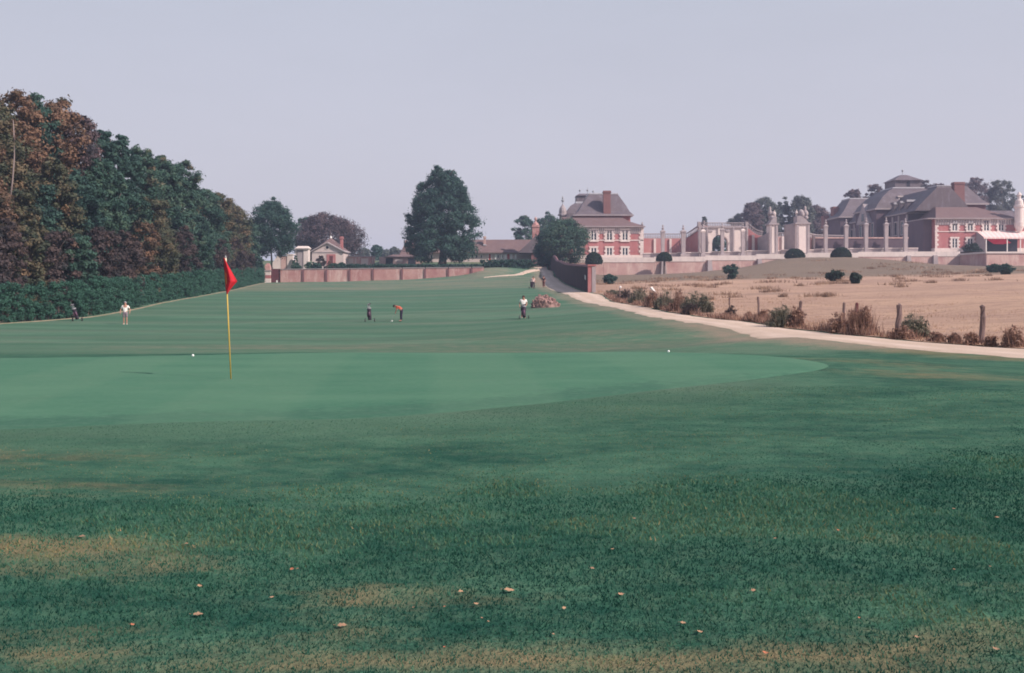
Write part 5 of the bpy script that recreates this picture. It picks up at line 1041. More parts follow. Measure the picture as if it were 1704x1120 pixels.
ptree('shadow_tree',912,238,440,382,24,'dark','dark bushy tree filling the corner above the shaded ramp',prof='broad',n=150,per=120,size=0.28,seed=16,cr=0.26,base_px=914)
ptree('distant_tree',874,330,420,360,21,'green','grey green tree showing over the stable roof, left one',prof='broad',n=90,per=65,size=0.5,seed=17,group='far trees behind the houses')
ptree('distant_tree',908,335,420,353,24,'green','grey green tree showing between brick chimney and pavilion',prof='broad',n=90,per=65,size=0.5,seed=18,group='far trees behind the houses')
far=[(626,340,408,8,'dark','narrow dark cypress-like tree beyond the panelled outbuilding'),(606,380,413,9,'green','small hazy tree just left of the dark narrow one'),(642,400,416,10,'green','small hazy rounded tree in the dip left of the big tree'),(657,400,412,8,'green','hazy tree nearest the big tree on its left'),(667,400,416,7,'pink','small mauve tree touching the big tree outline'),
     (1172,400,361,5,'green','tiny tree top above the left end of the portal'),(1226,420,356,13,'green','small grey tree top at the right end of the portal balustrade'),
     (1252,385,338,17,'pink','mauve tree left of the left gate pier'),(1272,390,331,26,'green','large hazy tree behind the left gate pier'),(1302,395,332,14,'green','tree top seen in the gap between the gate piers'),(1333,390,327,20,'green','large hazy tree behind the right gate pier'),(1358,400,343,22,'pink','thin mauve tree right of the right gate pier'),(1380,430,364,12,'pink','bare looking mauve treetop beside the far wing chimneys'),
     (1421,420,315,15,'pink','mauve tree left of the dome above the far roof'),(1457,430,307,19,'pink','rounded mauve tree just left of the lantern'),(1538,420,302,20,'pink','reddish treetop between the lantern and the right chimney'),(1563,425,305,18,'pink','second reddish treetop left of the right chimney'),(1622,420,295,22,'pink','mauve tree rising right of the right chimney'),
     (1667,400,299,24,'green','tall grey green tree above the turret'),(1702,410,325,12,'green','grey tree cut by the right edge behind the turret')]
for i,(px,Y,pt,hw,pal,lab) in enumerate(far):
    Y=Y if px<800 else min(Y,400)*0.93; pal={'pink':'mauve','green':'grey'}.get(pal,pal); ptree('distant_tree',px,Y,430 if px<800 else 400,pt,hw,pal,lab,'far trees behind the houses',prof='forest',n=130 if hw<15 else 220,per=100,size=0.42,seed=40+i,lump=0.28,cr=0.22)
ptree('arch_dark_backing',1198,283,424,383,15,'dark','added dark foliage behind the portal arch, standing for a shaded slate roof',prof='broad',n=90,per=90,size=0.3,seed=19)  # added to darken the arch opening, in place of a shaded roof beyond
# faint treeline on the horizon
mb_c=[];mb_r=[];rgt=np.random.default_rng(8)
for px in range(560,910,3): Y=520+rgt.uniform(-15,15); mb_c.append((X_(px,Y),Y,7+rgt.uniform(2,11))); mb_r.append(rgt.uniform(3,5))
v,q,t=leaf_cloud(mb_c,mb_r,60,1.0,5); o=link('far_wood',np_mesh('far_wood',v,q,False,t),L['green']); tag(o,'faint bluish wood far off behind the lodges','wood',kind='stuff')
# low hedge along the garden wall and garden bushes
def bush(name,px,pb,pt,Y,hw,pal,label,group=None,per=60,n=26,size=0.16,seed=1,cat='bush',base=None,ry=None,shape='dome',sd=0.16,cr=0.33,flare=None):
    X=X_(px,Y); g=base if base is not None else (float(plat([X],[Y])[0]) if (Y>206 and (X<-7.5)) or (Y>235.3 and X>9.5) else hz(X,Y)); w=hw*Y/F; H=max(0.3,Z_(pt,Y)-g)
    e=empty(name,(X,Y,g),label,cat,group); prof=PROF['dome'] if flare is None else (lambda t: 0.45+0.55*min(1,t*1.6) if t<0.8 else max(0.1,1-(t-0.8)*3))
    cl,rad=crown_clumps(prof,g+0.02,g+H,w,ry or w*0.8,X,Y,n,seed,0.15,cr); rad=np.minimum(rad,H*0.4)
    v,q,t=leaf_cloud(cl,rad,per,size,seed,tint_sd=sd); link('foliage',np_mesh('foliage',v,q,False,t),L[pal],e)
    mb=MB(); rg=random.Random(seed)
    for _ in range(4): mb.tube([(X+rg.uniform(-.08,.08),Y+rg.uniform(-.08,.08),g-0.06),(X+rg.uniform(-.5,.5)*w,Y+rg.uniform(-.3,.3)*w,g+H*0.65)],[0.035+0.008*H,0.012],5)
    mb.build('stem',M['bark'],e); return e
e=empty('low_hedge',(X_(730,209),209,5),'low dark hedge running along the top of the garden wall','hedge'); cl=[];rd=[]
for px in np.arange(560,893,0.9):
    Y=208.5+ (px-560)*0.012
    for k in range(3): cl.append((X_(px,Y)+rgt.uniform(-.2,.2),Y+rgt.uniform(-.5,.5),Z_(446 if px<800 else 441,Y)+rgt.uniform(-0.2,0.75)*(1 if px<800 else 1.4))); rd.append(rgt.uniform(0.22,0.38))
v,q,t=leaf_cloud(cl,rd,26,0.20,6); link('foliage',np_mesh('foliage',v,q,False,t),L['dark'],e)
mb=MB()
for px in range(562,892,12): Y=208.5+(px-560)*0.012; X=X_(px,Y); mb.tube([(X,Y,4.2),(X,Y,Z_(444 if px<800 else 440,Y))],[0.05,0.03],5)
tag(mb.build('stem',M['bark'],e),kind='stuff')
bush('bank_bush',862,455,440,213,20,'dark','dark green bush mass on the bank beside the ramp',n=60,per=70,size=0.26,seed=3,base=4.3)
bush('garden_bush',534,443,425,224,8,'purple','dark maroon bush in front of the lodge door',n=34,per=60,size=0.24,seed=4)
bush('garden_bush',517,444,436,222,10,'green','green bush between the stone pier and the maroon bush',n=30,per=60,size=0.22,seed=5)
bush('ivy_bush',491,446,425,221,5,'green','narrow ivy clump left of the tall stone gate pier',n=30,per=55,size=0.2,seed=6)
bush('garden_bush',548,444,434,221.5,4.5,'olive','yellowish shrub right of the maroon bush',n=18,per=50,size=0.2,seed=7)
bush('garden_bush',443,462,448,209,7,'hedge','green shrub at the end of the long hedge beside the pillar',n=30,per=60,size=0.22,seed=8)
for i,(px,w_,pt,lab) in enumerate([(494,8,439,'low green plants on the wall top below the tall stone pier'),(526,9,438,'low green shrub left of the maroon bush on the wall top'),(556,8,438,'low green shrub below the lodge door on the wall top'),(568,8,437,'low green shrub at the right corner of the lodge')]):
    bush('garden_bush',px,448,pt,210,w_,'dark' if i%2 else 'green',lab,n=40,per=60,size=0.2,seed=60+i)
# mushroom-clipped yews
def topiary(px,prim,ptop,hw,Y,label,trunk=True):
    X=X_(px,Y); g=hz(X,Y); e=empty('topiary_dome',(X,Y,g),label,'topiary','clipped dome bushes below the terrace'); r=hw*Y/F; zb=Z_(prim,Y); H=Z_(ptop,Y)-zb
    rg=np.random.default_rng(int(px)); n=420; a=rg.uniform(0,2*math.pi,n); u=rg.uniform(0,1,n); ph=np.arcsin(u)
    k=0.9+0.04*np.sin(3*a+px)
    cl=np.column_stack([X+r*k*np.cos(ph)*np.cos(a),Y+r*k*np.cos(ph)*np.sin(a),zb+0.12+H*0.92*np.sin(ph)])
    bt=rg.uniform(0,1,120)**0.5*0.88; a2=rg.uniform(0,2*math.pi,120); cl=np.vstack([cl,np.column_stack([X+r*bt*np.cos(a2),Y+r*bt*np.sin(a2),np.full(120,zb+0.15)])])
    v,q,t=leaf_cloud(cl,np.full(len(cl),0.24),80,0.14,int(px),tint_sd=0.1,flat=0.9); link('foliage',np_mesh('foliage',v,q,False,t),L['box'],e)
    MB().tube([(X,Y,min(g,zb)-0.4),(X,Y,zb+0.3)],[0.3,0.22],8).build('trunk',M['stone_grey' if px==1105 else 'bark'],e)
topiary(988,439,420,14.8,230,'dark clipped dome on a stem by the end of the long wall')
topiary(1105.5,434,420.5,13.2,231,'dark clipped dome standing alone before the brick screen wall')
topiary(1322,429.5,414.5,17.2,229,'dark clipped dome in front of the gate gap, larger one')
topiary(1400,428.5,412,17.2,229,'dark clipped dome below the shaded wing, right of the gate')
bush('round_bush',1619,426,405,244,15.5,'box','round dark green bush beside the awning',n=90,per=60,size=0.22,seed=9,cr=0.22)
# shrubs in the field
for px,pb,pt,Y,hw,lab in [(1014,474,458,150,11,'low dark flaring shrub near the end pier of the long wall'),(1217,466,441,178,12,'tall flaring green shrub alone in the middle of the field'),(1388,470,451,165,12.5,'dark shrub, larger and left of a pair in the field'),(1423,474,455,158,9,'dark shrub, smaller and right of a pair in the field'),(1654,455,440,170,10,'green shrub at the far right of the field, left one'),(1674,458,441,166,12,'green shrub at the far right of the field, right one')]:
    Y=hitY(px,pb-1); bush('field_shrub',px,pb,pt,Y,hw,'box' if px in(1388,1423) else 'dark',lab,'shrubs scattered in the field',n=60,per=70,size=0.2,seed=int(px),flare=1)
# weeds along the fence
ws=[(1020,490,484,98,14,'weedgreen','low grey green weeds beside the end pier of the long wall'),(1040,500,483,88,12,'purple','dark weeds at the foot of the white capped post'),(1062,505,485,84,15,'weedgreen','grey green weed thicket right of the white capped post'),(1090,511,486,80,15,'weed','reddish weed thicket around the slanting white board'),
    (1110,514,487,77,14,'weedgreen','greenish weed thicket right of the slanting white board'),(1128,518,489,75,13,'weed','red brown weeds in the widest part of the fence thicket'),(1155,520,489,72,16,'weedgreen','tall green weed thicket near the thicket end'),(1150,524,507,68,11,'purple','very dark low weeds at the path edge in the thicket'),(1172,522,494,70,12,'weedgreen','green weeds ending the long fence thicket'),
    (1216,527,512,62,7,'purple','small dark weed beside the first clear fence post'),(1246,531,520,58,5,'weed','tiny brown weed between the clear fence posts'),
    (1268,536,517,55,8,'weed','brown weed leaning on the pale upright post'),(1303,545,514,50.5,19,'weedgreen','broad dark green weed clump between two posts'),(1325,546,516,49.5,10,'weed','reddish weed at the foot of the slanting post'),
    (1400,555,526,43.5,18,'weed','dark reddish dock clump left of the tall red stake'),(1432,558,512,42.5,17,'weed','tall dark red dock clump by the red stake, largest of them'),(1522,562,524,38.5,17,'weedgreen','round grey green weed right of the dark fence post'),(1502,565,546,38,13,'weed','dark low weed at the foot of the dark fence post'),
    (1560,570,556,36,7,'weed','small russet tuft at the path edge right of the round weed'),(1588,572,557,35.2,6,'weed','small russet tuft, middle of three at the path edge'),(1618,575,556,34.4,7,'weed','small russet tuft left of the last fence post'),(1685,579,551,32.8,12,'weed','orange brown weed clump near the right edge of the view'),(1650,577,563,33.6,6,'weed','small russet tuft right of the last fence post')]
def weed(px,pb,pt,Y,hw,pal,lab,seed):
    Y=hitY(px,pb); X=X_(px,Y); g=hz(X,Y)+0.02; w=hw*Y/F; H=max(0.25,(pb-pt)*Y/F)*1.3; rg=np.random.default_rng(seed)
    e=empty('weed_clump',(X,Y,g),lab,'weed','weeds along the fence'); nc=max(4,int(hw*0.9)); n=int(120+55*hw)
    cx=X+w*rg.uniform(-1,1,nc); cy=Y+0.5*w*rg.uniform(-1,1,nc); ch=H*(1.08-0.5*np.abs(cx-X)/w)*rg.uniform(0.45,1.05,nc); ch[0]=H; cx[0]=X
    k=rg.integers(0,nc,n); sp=0.16*w+0.05; xx=cx[k]+rg.normal(0,sp,n); yy=cy[k]+rg.normal(0,sp,n)
    hh=ch[k]*rg.uniform(0.3,1.0,n)**0.7; t=np.clip(rg.normal(0.5,0.24,n),0,1)
    me=blades('stalk',xx,yy,np.full(n,g-0.04),hh,np.full(n,0.012+0.00028*Y),rg.uniform(0.03,0.35,n),t,None); tag(link('stalk',me,L[pal],e),kind='stuff')
    m=int(40+9*hw); k=rg.integers(0,nc,m); cl=np.column_stack([cx[k]+rg.normal(0,sp,m),cy[k]+rg.normal(0,sp,m),g+ch[k]*rg.uniform(0.02,0.9,m)**1.3])
    v,q,t=leaf_cloud(cl,np.full(m,0.05+0.07*H),12,0.05+0.0005*Y,seed,tint_sd=0.2,leaf_sd=0.15); link('foliage',np_mesh('foliage',v,q,False,t),L[pal],e)
for i,(px,pb,pt,Y,hw,pal,lab) in enumerate(ws): weed(px,pb,pt,Y,hw,pal,lab,300+i)
# ------------------------------------------------------------------ fence posts
def post(px,pb,pt,Y,r,lab,lean=0,mat='wood_grey',cap=None):
    b_=W(px,pb,Y); g=hz(b_.x,Y); b_.z=min(b_.z,g+0.05); t=W(px+lean,pt,Y); d=(t-b_)
    e=empty('fence_post',b_,lab,'post','fence posts along the gravel path')
    rg=random.Random(px); pts=[b_-d*0.12]+[b_+d*f+Vector((rg.uniform(-1,1),rg.uniform(-1,1),0))*r*0.25 for f in (0.15,0.4,0.7,0.97)]+[t]
    MB().tube(pts,[r*1.1,r*1.05,r,r*0.97,r*1.0,r*0.55],7).build('shaft',M[mat],e)
    if cap: MB().ball(t+Vector((0.05,0,0)),0.11,8,5,1.2).build('cap',M['white'],e)
    return e
post(1633,572,508,34,0.095,'grey wooden fence post farthest right, leaning slightly right',3)
post(1493,563,506,38,0.105,'dark wooden fence post left of the round grey green weed',4)
post(1403,554,503,43,0.06,'thin wooden fence post left of the red stake',1.5)
post(1422.5,556,503.5,43.2,0.075,'reddish stake standing among the dark dock weeds',3,'door_red')
post(1327,547,501,49,0.085,'wooden fence post slanting right beside a reddish weed',6)
post(1263.5,534,493.5,56,0.065,'pale slim wooden fence post with brown weed at its foot',-2)
post(1213.5,528,495,61.5,0.06,'slim wooden fence post standing clear left of the pale post',0.5)
post(1174,524,494,69,0.06,'wooden fence post at the right end of the weed thicket',1)
post(1142,518,494,74,0.06,'wooden fence post before the dark gap in the weed thicket',0.5)
post(1110,513,487,79,0.055,'wooden fence post among the greenish weeds right of the slanting board',0)
post(1099,511,487,81,0.05,'thin dark stake close left of another post in the weed thicket',1)
post(1048,499,483,92,0.055,'thin post in the weeds between the white capped post and the white board',0.5)
post(1031,497,478,96,0.06,'fence post with a white cap near the brick wall',0.5,'wood_grey',True)
b_=W(1083,478.5,84); c_=W(1090,487,84)
o=MB().tube([b_,c_],[0.13,0.11],4).build('white_board',M['white']); tag(o,'slanting white painted board sticking out of the weed thicket','board')

# ------------------------------------------------------------------ boulder
bm=bmesh.new(); bmesh.ops.create_icosphere(bm,subdivisions=4,radius=1.0)
Yr=90.0; bw=W(908.5,510.5,Yr); g=hz(bw.x,Yr)
from mathutils import noise as mn
for v in bm.verts:
    p=v.co.copy(); a=math.atan2(p.y,p.x)
    rid=abs(mn.noise(Vector((p.x*4.2,p.y*4.2,p.z*0.7))))*0.75+mn.noise(p*2.1)*0.22+mn.noise(p*6)*0.10
    s=1-rid; prof=1.0 if p.z<0.35 else 1-0.25*(p.z-0.35)
    q_=Vector((p.x*1.32*prof,p.y*1.0*prof,(max(p.z,-0.25)**1 if p.z<0 else p.z**0.72)*1.28))
    q_.x-=0.10*q_.z; v.co=Vector((q_.x*(0.75+0.25*s)*1.04,q_.y*(0.6+0.4*s),q_.z*(0.55+0.45*s)))
    if v.co.z>0.55 and v.co.x>0.1: v.co.z-=0.32*(v.co.x-0.1)
me=bpy.data.meshes.new('core'); bm.to_mesh(me); bm.free()
hp=empty('rubble_heap',(bw.x,Yr,g),'craggy heap of brown stones lying on the fairway','stone heap')
co_=link('core',me,M['rock']); co_.parent=hp; co_.location=(0,0,-0.08); co_.scale=(0.93,0.93,0.93)
rgk=random.Random(9); st_=MB()
cs=[v.co.copy()*0.93 for v in me.vertices]; ns=[v.normal.copy() for v in me.vertices]
for k in range(150):
    i=rgk.randrange(len(cs)); p=cs[i]; nn_=ns[i]
    if p.z<-0.1: continue
    w=rgk.uniform(0.07,0.17); h=rgk.uniform(0.14,0.42); ax=(nn_*0.35+Vector((rgk.uniform(-.3,.3),rgk.uniform(-.3,.3),1))).normalized(); u_=ax.cross(Vector((rgk.uniform(-1,1),rgk.uniform(-1,1),0.2))).normalized(); v_=ax.cross(u_)
    c0=p+nn_*0.02-ax*h*0.5; vs=[]
    for (t,sc) in ((0,1.0),(1,rgk.uniform(0.45,0.9))):
        for q_ in range(5):
            a_=q_*2*math.pi/5+0.3*rgk.uniform(-1,1); vs.append(c0+ax*h*t+(u_*math.cos(a_)+v_*math.sin(a_)*0.7)*w*sc*rgk.uniform(0.8,1.2))
    st_.add(vs,[(4,3,2,1,0),(5,6,7,8,9)]+[(q_,(q_+1)%5,5+(q_+1)%5,5+q_) for q_ in range(5)])
o=st_.build('stone',M['rock']); o.parent=hp; o.location=(0,0,-0.06); o['kind']='stuff'

# ------------------------------------------------------------------ flagstick
Yf=16.8; fb=Vector((X_(384.3,Yf),Yf,hz(X_(384.3,Yf),Yf)+0.01)); ft_=W(375.2,426.5,Yf)
fs=empty('flagstick',fb,'leaning yellow flagstick with a limp red flag on the putting green','flagstick')
dv=ft_-fb
MB().tube([fb-dv*0.02,fb+dv*0.93],[0.0115,0.0105],10).build('pole',M['pole'],fs,True)
MB().tube([fb+dv*0.931,fb+dv*0.985],[0.016,0.017],10).build('pole_head',M['pole_top'],fs,True)
MB().lathe(ft_-Vector((0,0,0.03)),[(0.02,0),(0.022,0.012),(0.012,0.022),(0.016,0.034),(0.004,0.044)],10).build('knob',M['metal'],fs,True)
lf=[(372.2,428.5),(372.6,436),(373.2,446),(374.0,458),(374.9,470),(375.8,481),(377.2,489)]
rt=[(374.2,431),(379.2,441.5),(384.6,450.5),(390.0,459.5),(394.9,468.0),(386.0,478.5),(377.9,489.6)]
nu,nv=36,18; co=[]
for i in range(nu+1):
    t=i/nu*(len(lf)-1); k=min(int(t),len(lf)-2); f=t-k
    l=(lf[k][0]*(1-f)+lf[k+1][0]*f, lf[k][1]*(1-f)+lf[k+1][1]*f); r_2=(rt[k][0]*(1-f)+rt[k+1][0]*f, rt[k][1]*(1-f)+rt[k+1][1]*f)
    for j in range(nv+1):
        s=j/nv; px=l[0]*(1-s)+r_2[0]*s; py=l[1]*(1-s)+r_2[1]*s; w=(r_2[0]-l[0])/20
        dy=-0.02+0.034*math.sin(s*7.0+i/nu*2.5)*min(1,w*1.3)-0.02*math.sin(s*math.pi)
        co.append(W(px,py,Yf+dy*1.0))
q=[(i*(nv+1)+j,i*(nv+1)+j+1,(i+1)*(nv+1)+j+1,(i+1)*(nv+1)+j) for i in range(nu) for j in range(nv)]
me=bpy.data.meshes.new('flag'); me.from_pydata(co,[],q); me.polygons.foreach_set('use_smooth',[True]*len(q)); me.update()
fl=link('flag',me,M['flag'],fs); sm=fl.modifiers.new('thickness','SOLIDIFY'); sm.thickness=0.004
# hole cup
# golf balls
for px,py,lab in ((321,591.5,'white golf ball at the back left of the putting green'),(1112.5,583.5,'white golf ball at the back right edge of the putting green')):
    Y=2640/(py+2.0-475); Xb_=X_(px,Y); o=MB().ball((Xb_,Y,0),0.0285,14,10).build('golf_ball',M['ball'],None,True); o.location.z=hz(Xb_,Y)+0.014+0.026; tag(o,lab,'golf ball')
Xb_=X_(652.5,76.5); o=MB().ball((Xb_,76.5,hz(Xb_,76.5)+0.045),0.05,10,8).build('golf_ball',M['ball'],None,True); tag(o,'white golf ball on the fairway before the bending golfer','golf ball')

# ------------------------------------------------------------------ golf trolleys with bags
def trolley(px,Y,lean,label,bagmat,rz=0.0,bag2=None,tilt=0.0):
    X=X_(px,Y); g=hz(X,Y); e=empty('golf_trolley',(0,0,0),label,'golf trolley','golf bags on trolleys')
    d=Vector((math.sin(lean)*1,math.sin(tilt),math.cos(lean))).normalized(); foot=Vector((0,0,0.16))
    top=foot+d*0.92
    bag=MB().tube([foot,foot+d*0.12,foot+d*0.5,foot+d*0.8,top],[0.12,0.14,0.135,0.15,0.16],12).build('bag',M[bagmat],e,True)
    MB().tube([top-d*0.06,top+d*0.015],[0.172,0.172],12).build('bag_collar',M['metal'],bag)
    s_=d.cross(Vector((0,1,0))).normalized(); pk=foot+d*0.3-Vector((0,0.13,0))
    MB().tube([pk,pk+d*0.32],[0.075,0.07],8).build('pocket',M[bag2 or bagmat],bag,True)
    pk=foot+d*0.22+s_*0.13; MB().tube([pk,pk+d*0.4],[0.06,0.055],8).build('pocket',M[bag2 or bagmat],bag,True)
    rg=random.Random(px)
    for k in range(6):
        a=k*1.05; b_=top+Vector((math.cos(a)*0.09,math.sin(a)*0.09,-0.1)); tp=b_+d*(0.28+rg.uniform(0,0.16))
        c=MB().tube([b_,tp],[0.012,0.012],5).build('club_shaft',M['metal'],bag)
        MB().ball(tp+Vector((0.02,-0.01,0.01)),0.055 if k<3 else 0.035,8,5,1.0,1.2,0.8).build('club_head',M['bag_dark' if k<3 else 'metal'],c)
    fr=MB().tube([foot-d*0.06+Vector((0,0.12,0)),top+Vector((0,0.16,0)),top+d*0.22+Vector((0,0.24,0)),top+d*0.2+Vector((0,0.42,0.02))],0.018,6)
    fr.tube([Vector((-0.34,0.05,0.15)),foot+Vector((0,0.14,0.1)),Vector((0.34,0.05,0.15))],0.016,6).build('frame',M['metal'],e)
    for sx_ in (-1,1):
        c=Vector((sx_*0.36,0.05,0.145)); w=MB().tube([c-Vector((0.025,0,0)),c+Vector((0.025,0,0))],[0.145,0.145],16).build('wheel',M['rubber'],e)
        MB().tube([c-Vector((0.032,0,0)),c+Vector((0.032,0,0))],[0.075,0.075],12).build('hub',M['metal'],w)
    MB().tube([top+d*0.2+Vector((0,0.40,0.02)),top+d*0.2+Vector((0,0.52,0.02))],0.026,8).build('handle',M['rubber'],e)
    e.location=(X,Y,g+0.0); e.rotation_euler=(0,0,rz); return e
trolley(615.5,76.5,-0.08,'black golf bag on a two-wheeled trolley beside the bending golfer','bag_dark',0.1,'bag_purple')
trolley(129,80,-0.32,'leaning dark golf bag on trolley close to the hedge','bag_dark',0.7,'bag_purple')
t3=trolley(872,75.0,0.0,'low golf trolley in front of the walker in dark shorts','bag_dark',0.0,'bag_purple',0.9)
trolley(884.5,144,-0.05,'far golf trolley beside the distant player in pale pink','bag_dark',0.3)

# ------------------------------------------------------------------ people
def skin_mesh(name, pts, edges, radii, sub=1, root=0):
    me=bpy.data.meshes.new(name); me.from_pydata([tuple(p) for p in pts],edges,[]); me.update()
    o=bpy.data.objects.new('tmp',me); C.objects.link(o)
    m=o.modifiers.new('s','SKIN'); m.use_smooth_shade=True
    for i,r in enumerate(radii):
        r=r if isinstance(r,tuple) else (r,r); me.skin_vertices[0].data[i].radius=r; me.skin_vertices[0].data[i].use_root=(i==root)
    s=o.modifiers.new('u','SUBSURF'); s.levels=sub; s.render_levels=sub
    dg=bpy.context.evaluated_depsgraph_get(); ev=o.evaluated_get(dg); res=bpy.data.meshes.new_from_object(ev); res.name=name
    bpy.data.objects.remove(o); bpy.data.meshes.remove(me)
    res.polygons.foreach_set('use_smooth',[True]*len(res.polygons)); return res
def person(px,Y,J,label,mats,rz=0.0,shorts=False,hat=False,height=1.75):
    """J: joints in metres, facing -Y; body one skin surface, clothing shells over it"""
    X=X_(px,Y); g=hz(X,Y); e=empty('person',(0,0,0),label,'person')
    n=['pelvis','waist','chest','neck','head','crown','shL','elL','wrL','haL','shR','elR','wrR','haR','hipL','knL','anL','toL','hipR','knR','anR','toR','nose']
    P={k:Vector(v) for k,v in J.items()}
    hd=(P['crown']-P['head']).normalized(); fwd=Vector(J.get('face',(0,-1,0))).normalized()
    P['nose']=P['head']+fwd*0.105+hd*0.01
    rad={'pelvis':(0.145,0.115),'waist':(0.135,0.105),'chest':(0.165,0.12),'neck':0.058,'head':(0.085,0.098),'crown':(0.07,0.08),'shL':0.062,'elL':0.042,'wrL':0.029,'haL':0.034,'shR':0.062,'elR':0.042,'wrR':0.029,'haR':0.034,
         'hipL':0.088,'knL':0.058,'anL':0.040,'toL':0.036,'hipR':0.088,'knR':0.058,'anR':0.040,'toR':0.036,'nose':0.016}
    ed=[('pelvis','waist'),('waist','chest'),('chest','neck'),('neck','head'),('head','crown'),('chest','shL'),('shL','elL'),('elL','wrL'),('wrL','haL'),('chest','shR'),('shR','elR'),('elR','wrR'),('wrR','haR'),
        ('pelvis','hipL'),('hipL','knL'),('knL','anL'),('anL','toL'),('pelvis','hipR'),('hipR','knR'),('knR','anR'),('anR','toR'),('head','nose')]
    ix={k:i for i,k in enumerate(n)}
    body=skin_mesh('body',[P[k] for k in n],[(ix[a],ix[b]) for a,b in ed],[rad[k] for k in n],2)
    bo=link('body',body,M['skin'],e)
    # fingers: five short bent chains rooted in each palm, joined to the body mesh
    fm=MB()
    for s in 'LR':
        a,b_=P['wr'+s],P['ha'+s]; d=(b_-a).normalized(); side=d.cross(fwd if abs(d.dot(fwd))<0.9 else Vector((0,0,1))).normalized(); fw=side.cross(d)
        for k,(o_,ln) in enumerate(((-0.027,0.062),(-0.009,0.074),(0.009,0.07),(0.026,0.055))):
            p=b_+side*o_; fm.tube([p,p+d*ln*0.55,p+d*ln*0.9-fw*ln*0.3],[0.0095,0.0085,0.006],5)
        p=a+d*0.02+side*(0.03 if s=='L' else -0.03); fm.tube([p,p+d*0.03+side*(0.025 if s=='L' else -0.025),p+d*0.06+side*(0.022 if s=='L' else -0.022)],[0.011,0.0095,0.007],5)
    fm.build('fingers',M['skin'],bo,True)
    for s in (-1,1):
        sd_=hd.cross(fwd).normalized()*s; MB().ball(P['head']+fwd*0.083+sd_*0.034+hd*0.03,0.012,6,4).build('eye',M['eye'],bo)
        MB().ball(P['head']+sd_*0.088+hd*0.005,0.026,6,4,1.3,0.6,1.0).build('ear',M['skin'],bo)
    def shell(name,keys,edges,extra,mat,mult=None,pts=None):
        K=list(keys); Q={k:P[k] for k in K}
        if pts: Q.update(pts); K=list(Q)
        iy={k:i for i,k in enumerate(K)}; rr_=[]
        for k in K:
            r=rad.get(k,0.05); r=r if isinstance(r,tuple) else (r,r); r=(mult or {}).get(k,r); r=r if isinstance(r,tuple) else (r,r); rr_.append((r[0]+extra,r[1]+extra))
        return link(name,skin_mesh(name,[Q[k] for k in K],[(iy[a],iy[b]) for a,b in edges],rr_,1),M[mat],e)
    mid=lambda a,b,f: P[a].lerp(P[b],f)
    sl={'slL':mid('shL','elL',0.75),'slR':mid('shR','elR',0.75)}
    if not mats.get('bare'):
        shell('shirt',['waist','chest','shL','shR','pelvis'],[('pelvis','waist'),('waist','chest'),('chest','shL'),('chest','shR'),('shL','slL'),('shR','slR')],0.022,mats['shirt'],{'slL':0.05,'slR':0.05,'pelvis':(0.145,0.115)},sl)
    f_=0.85 if shorts else 1.0
    lg={'l1':mid('hipL','knL',0.95) if shorts else P['knL'],'r1':mid('hipR','knR',0.95) if shorts else P['knR']}
    eds=[('waist','pelvis'),('pelvis','hipL'),('hipL','l1'),('pelvis','hipR'),('hipR','r1')]; mu={'l1':0.075,'r1':0.075,'waist':(0.12,0.095)}
    if not shorts:
        lg['l2']=mid('knL','anL',0.93); lg['r2']=mid('knR','anR',0.93); eds+=[('l1','l2'),('r1','r2')]; mu.update({'l2':0.056,'r2':0.056,'l1':0.066,'r1':0.066})
    wm=P['pelvis'].lerp(P['waist'],0.55); lg['waist']=wm
    shell('shorts' if shorts else 'trousers',['pelvis','hipL','hipR'],eds,0.026,mats['legs'],mu,lg)
    for s in 'LR':
        a,t=P['an'+s],P['to'+s]; h=a+(a-t).normalized()*0.05; h.z=t.z
        me=skin_mesh('shoe',[h,Vector((a.x,a.y,a.z-0.02)),t],[(0,2),(0,1)],[0.045,0.052,0.042],1); link('shoe',me,M[mats['shoe']],e)
    c=P['crown']
    hm=MB().ball(P['head']+hd*0.045-fwd*0.012,0.112,12,8,1.0)
    hm.v=[tuple(Vector(v)) for v in hm.v]
    keep=[f for f in hm.f if sum(((Vector(hm.v[i])-P['head']).dot(hd)>0.035 or (Vector(hm.v[i])-P['head']).dot(fwd)<-0.01) for i in f)>=len(f)*0.75]
    hm.f=keep; hm.build('cap' if hat else 'hair',M['cap' if hat else mats.get('hair','hair')],e,True)
    k=height/1.75; e.scale=(k,k,k); e.location=(X,Y,g); e.rotation_euler=(0,0,rz); return e
def stand(arms=0.12,stride=0.05,leanf=0.0,bend=0.0,elb=0.10,hands=None):
    J=dict(pelvis=(0,0,0.94),waist=(0,-leanf*0.2,1.12),chest=(0,-leanf*0.5,1.34),neck=(0,-leanf*0.7-0.01,1.50),head=(0,-leanf-0.03,1.615),crown=(0,-leanf-0.02,1.69),
        shL=(0.19,-leanf*0.6,1.415),elL=(0.25+arms,0.03,1.14),wrL=(0.24+arms*1.1,-0.08,0.92),haL=(0.24+arms*1.1,-0.10,0.84),
        shR=(-0.19,-leanf*0.6,1.415),elR=(-0.25-arms,0.03,1.14),wrR=(-0.24-arms*1.1,-0.08,0.92),haR=(-0.24-arms*1.1,-0.10,0.84),
        hipL=(0.10,0,0.87),knL=(0.115,-stride,0.50),anL=(0.12,-stride*0.6,0.09),toL=(0.14,-stride*0.6-0.15,0.042),
        hipR=(-0.10,0,0.87),knR=(-0.115,stride*0.3,0.49),anR=(-0.12,stride*1.5,0.09),toR=(-0.14,stride*1.5-0.15,0.042))
    if hands: J.update(hands)
    return J
person(208.5,76,stand(0.10,0.04),'person standing near the hedge in white polo shirt, grey shorts and white shoes',dict(shirt='shirt_white',legs='shorts_grey',shoe='shoe_white'),0.1,True,True)
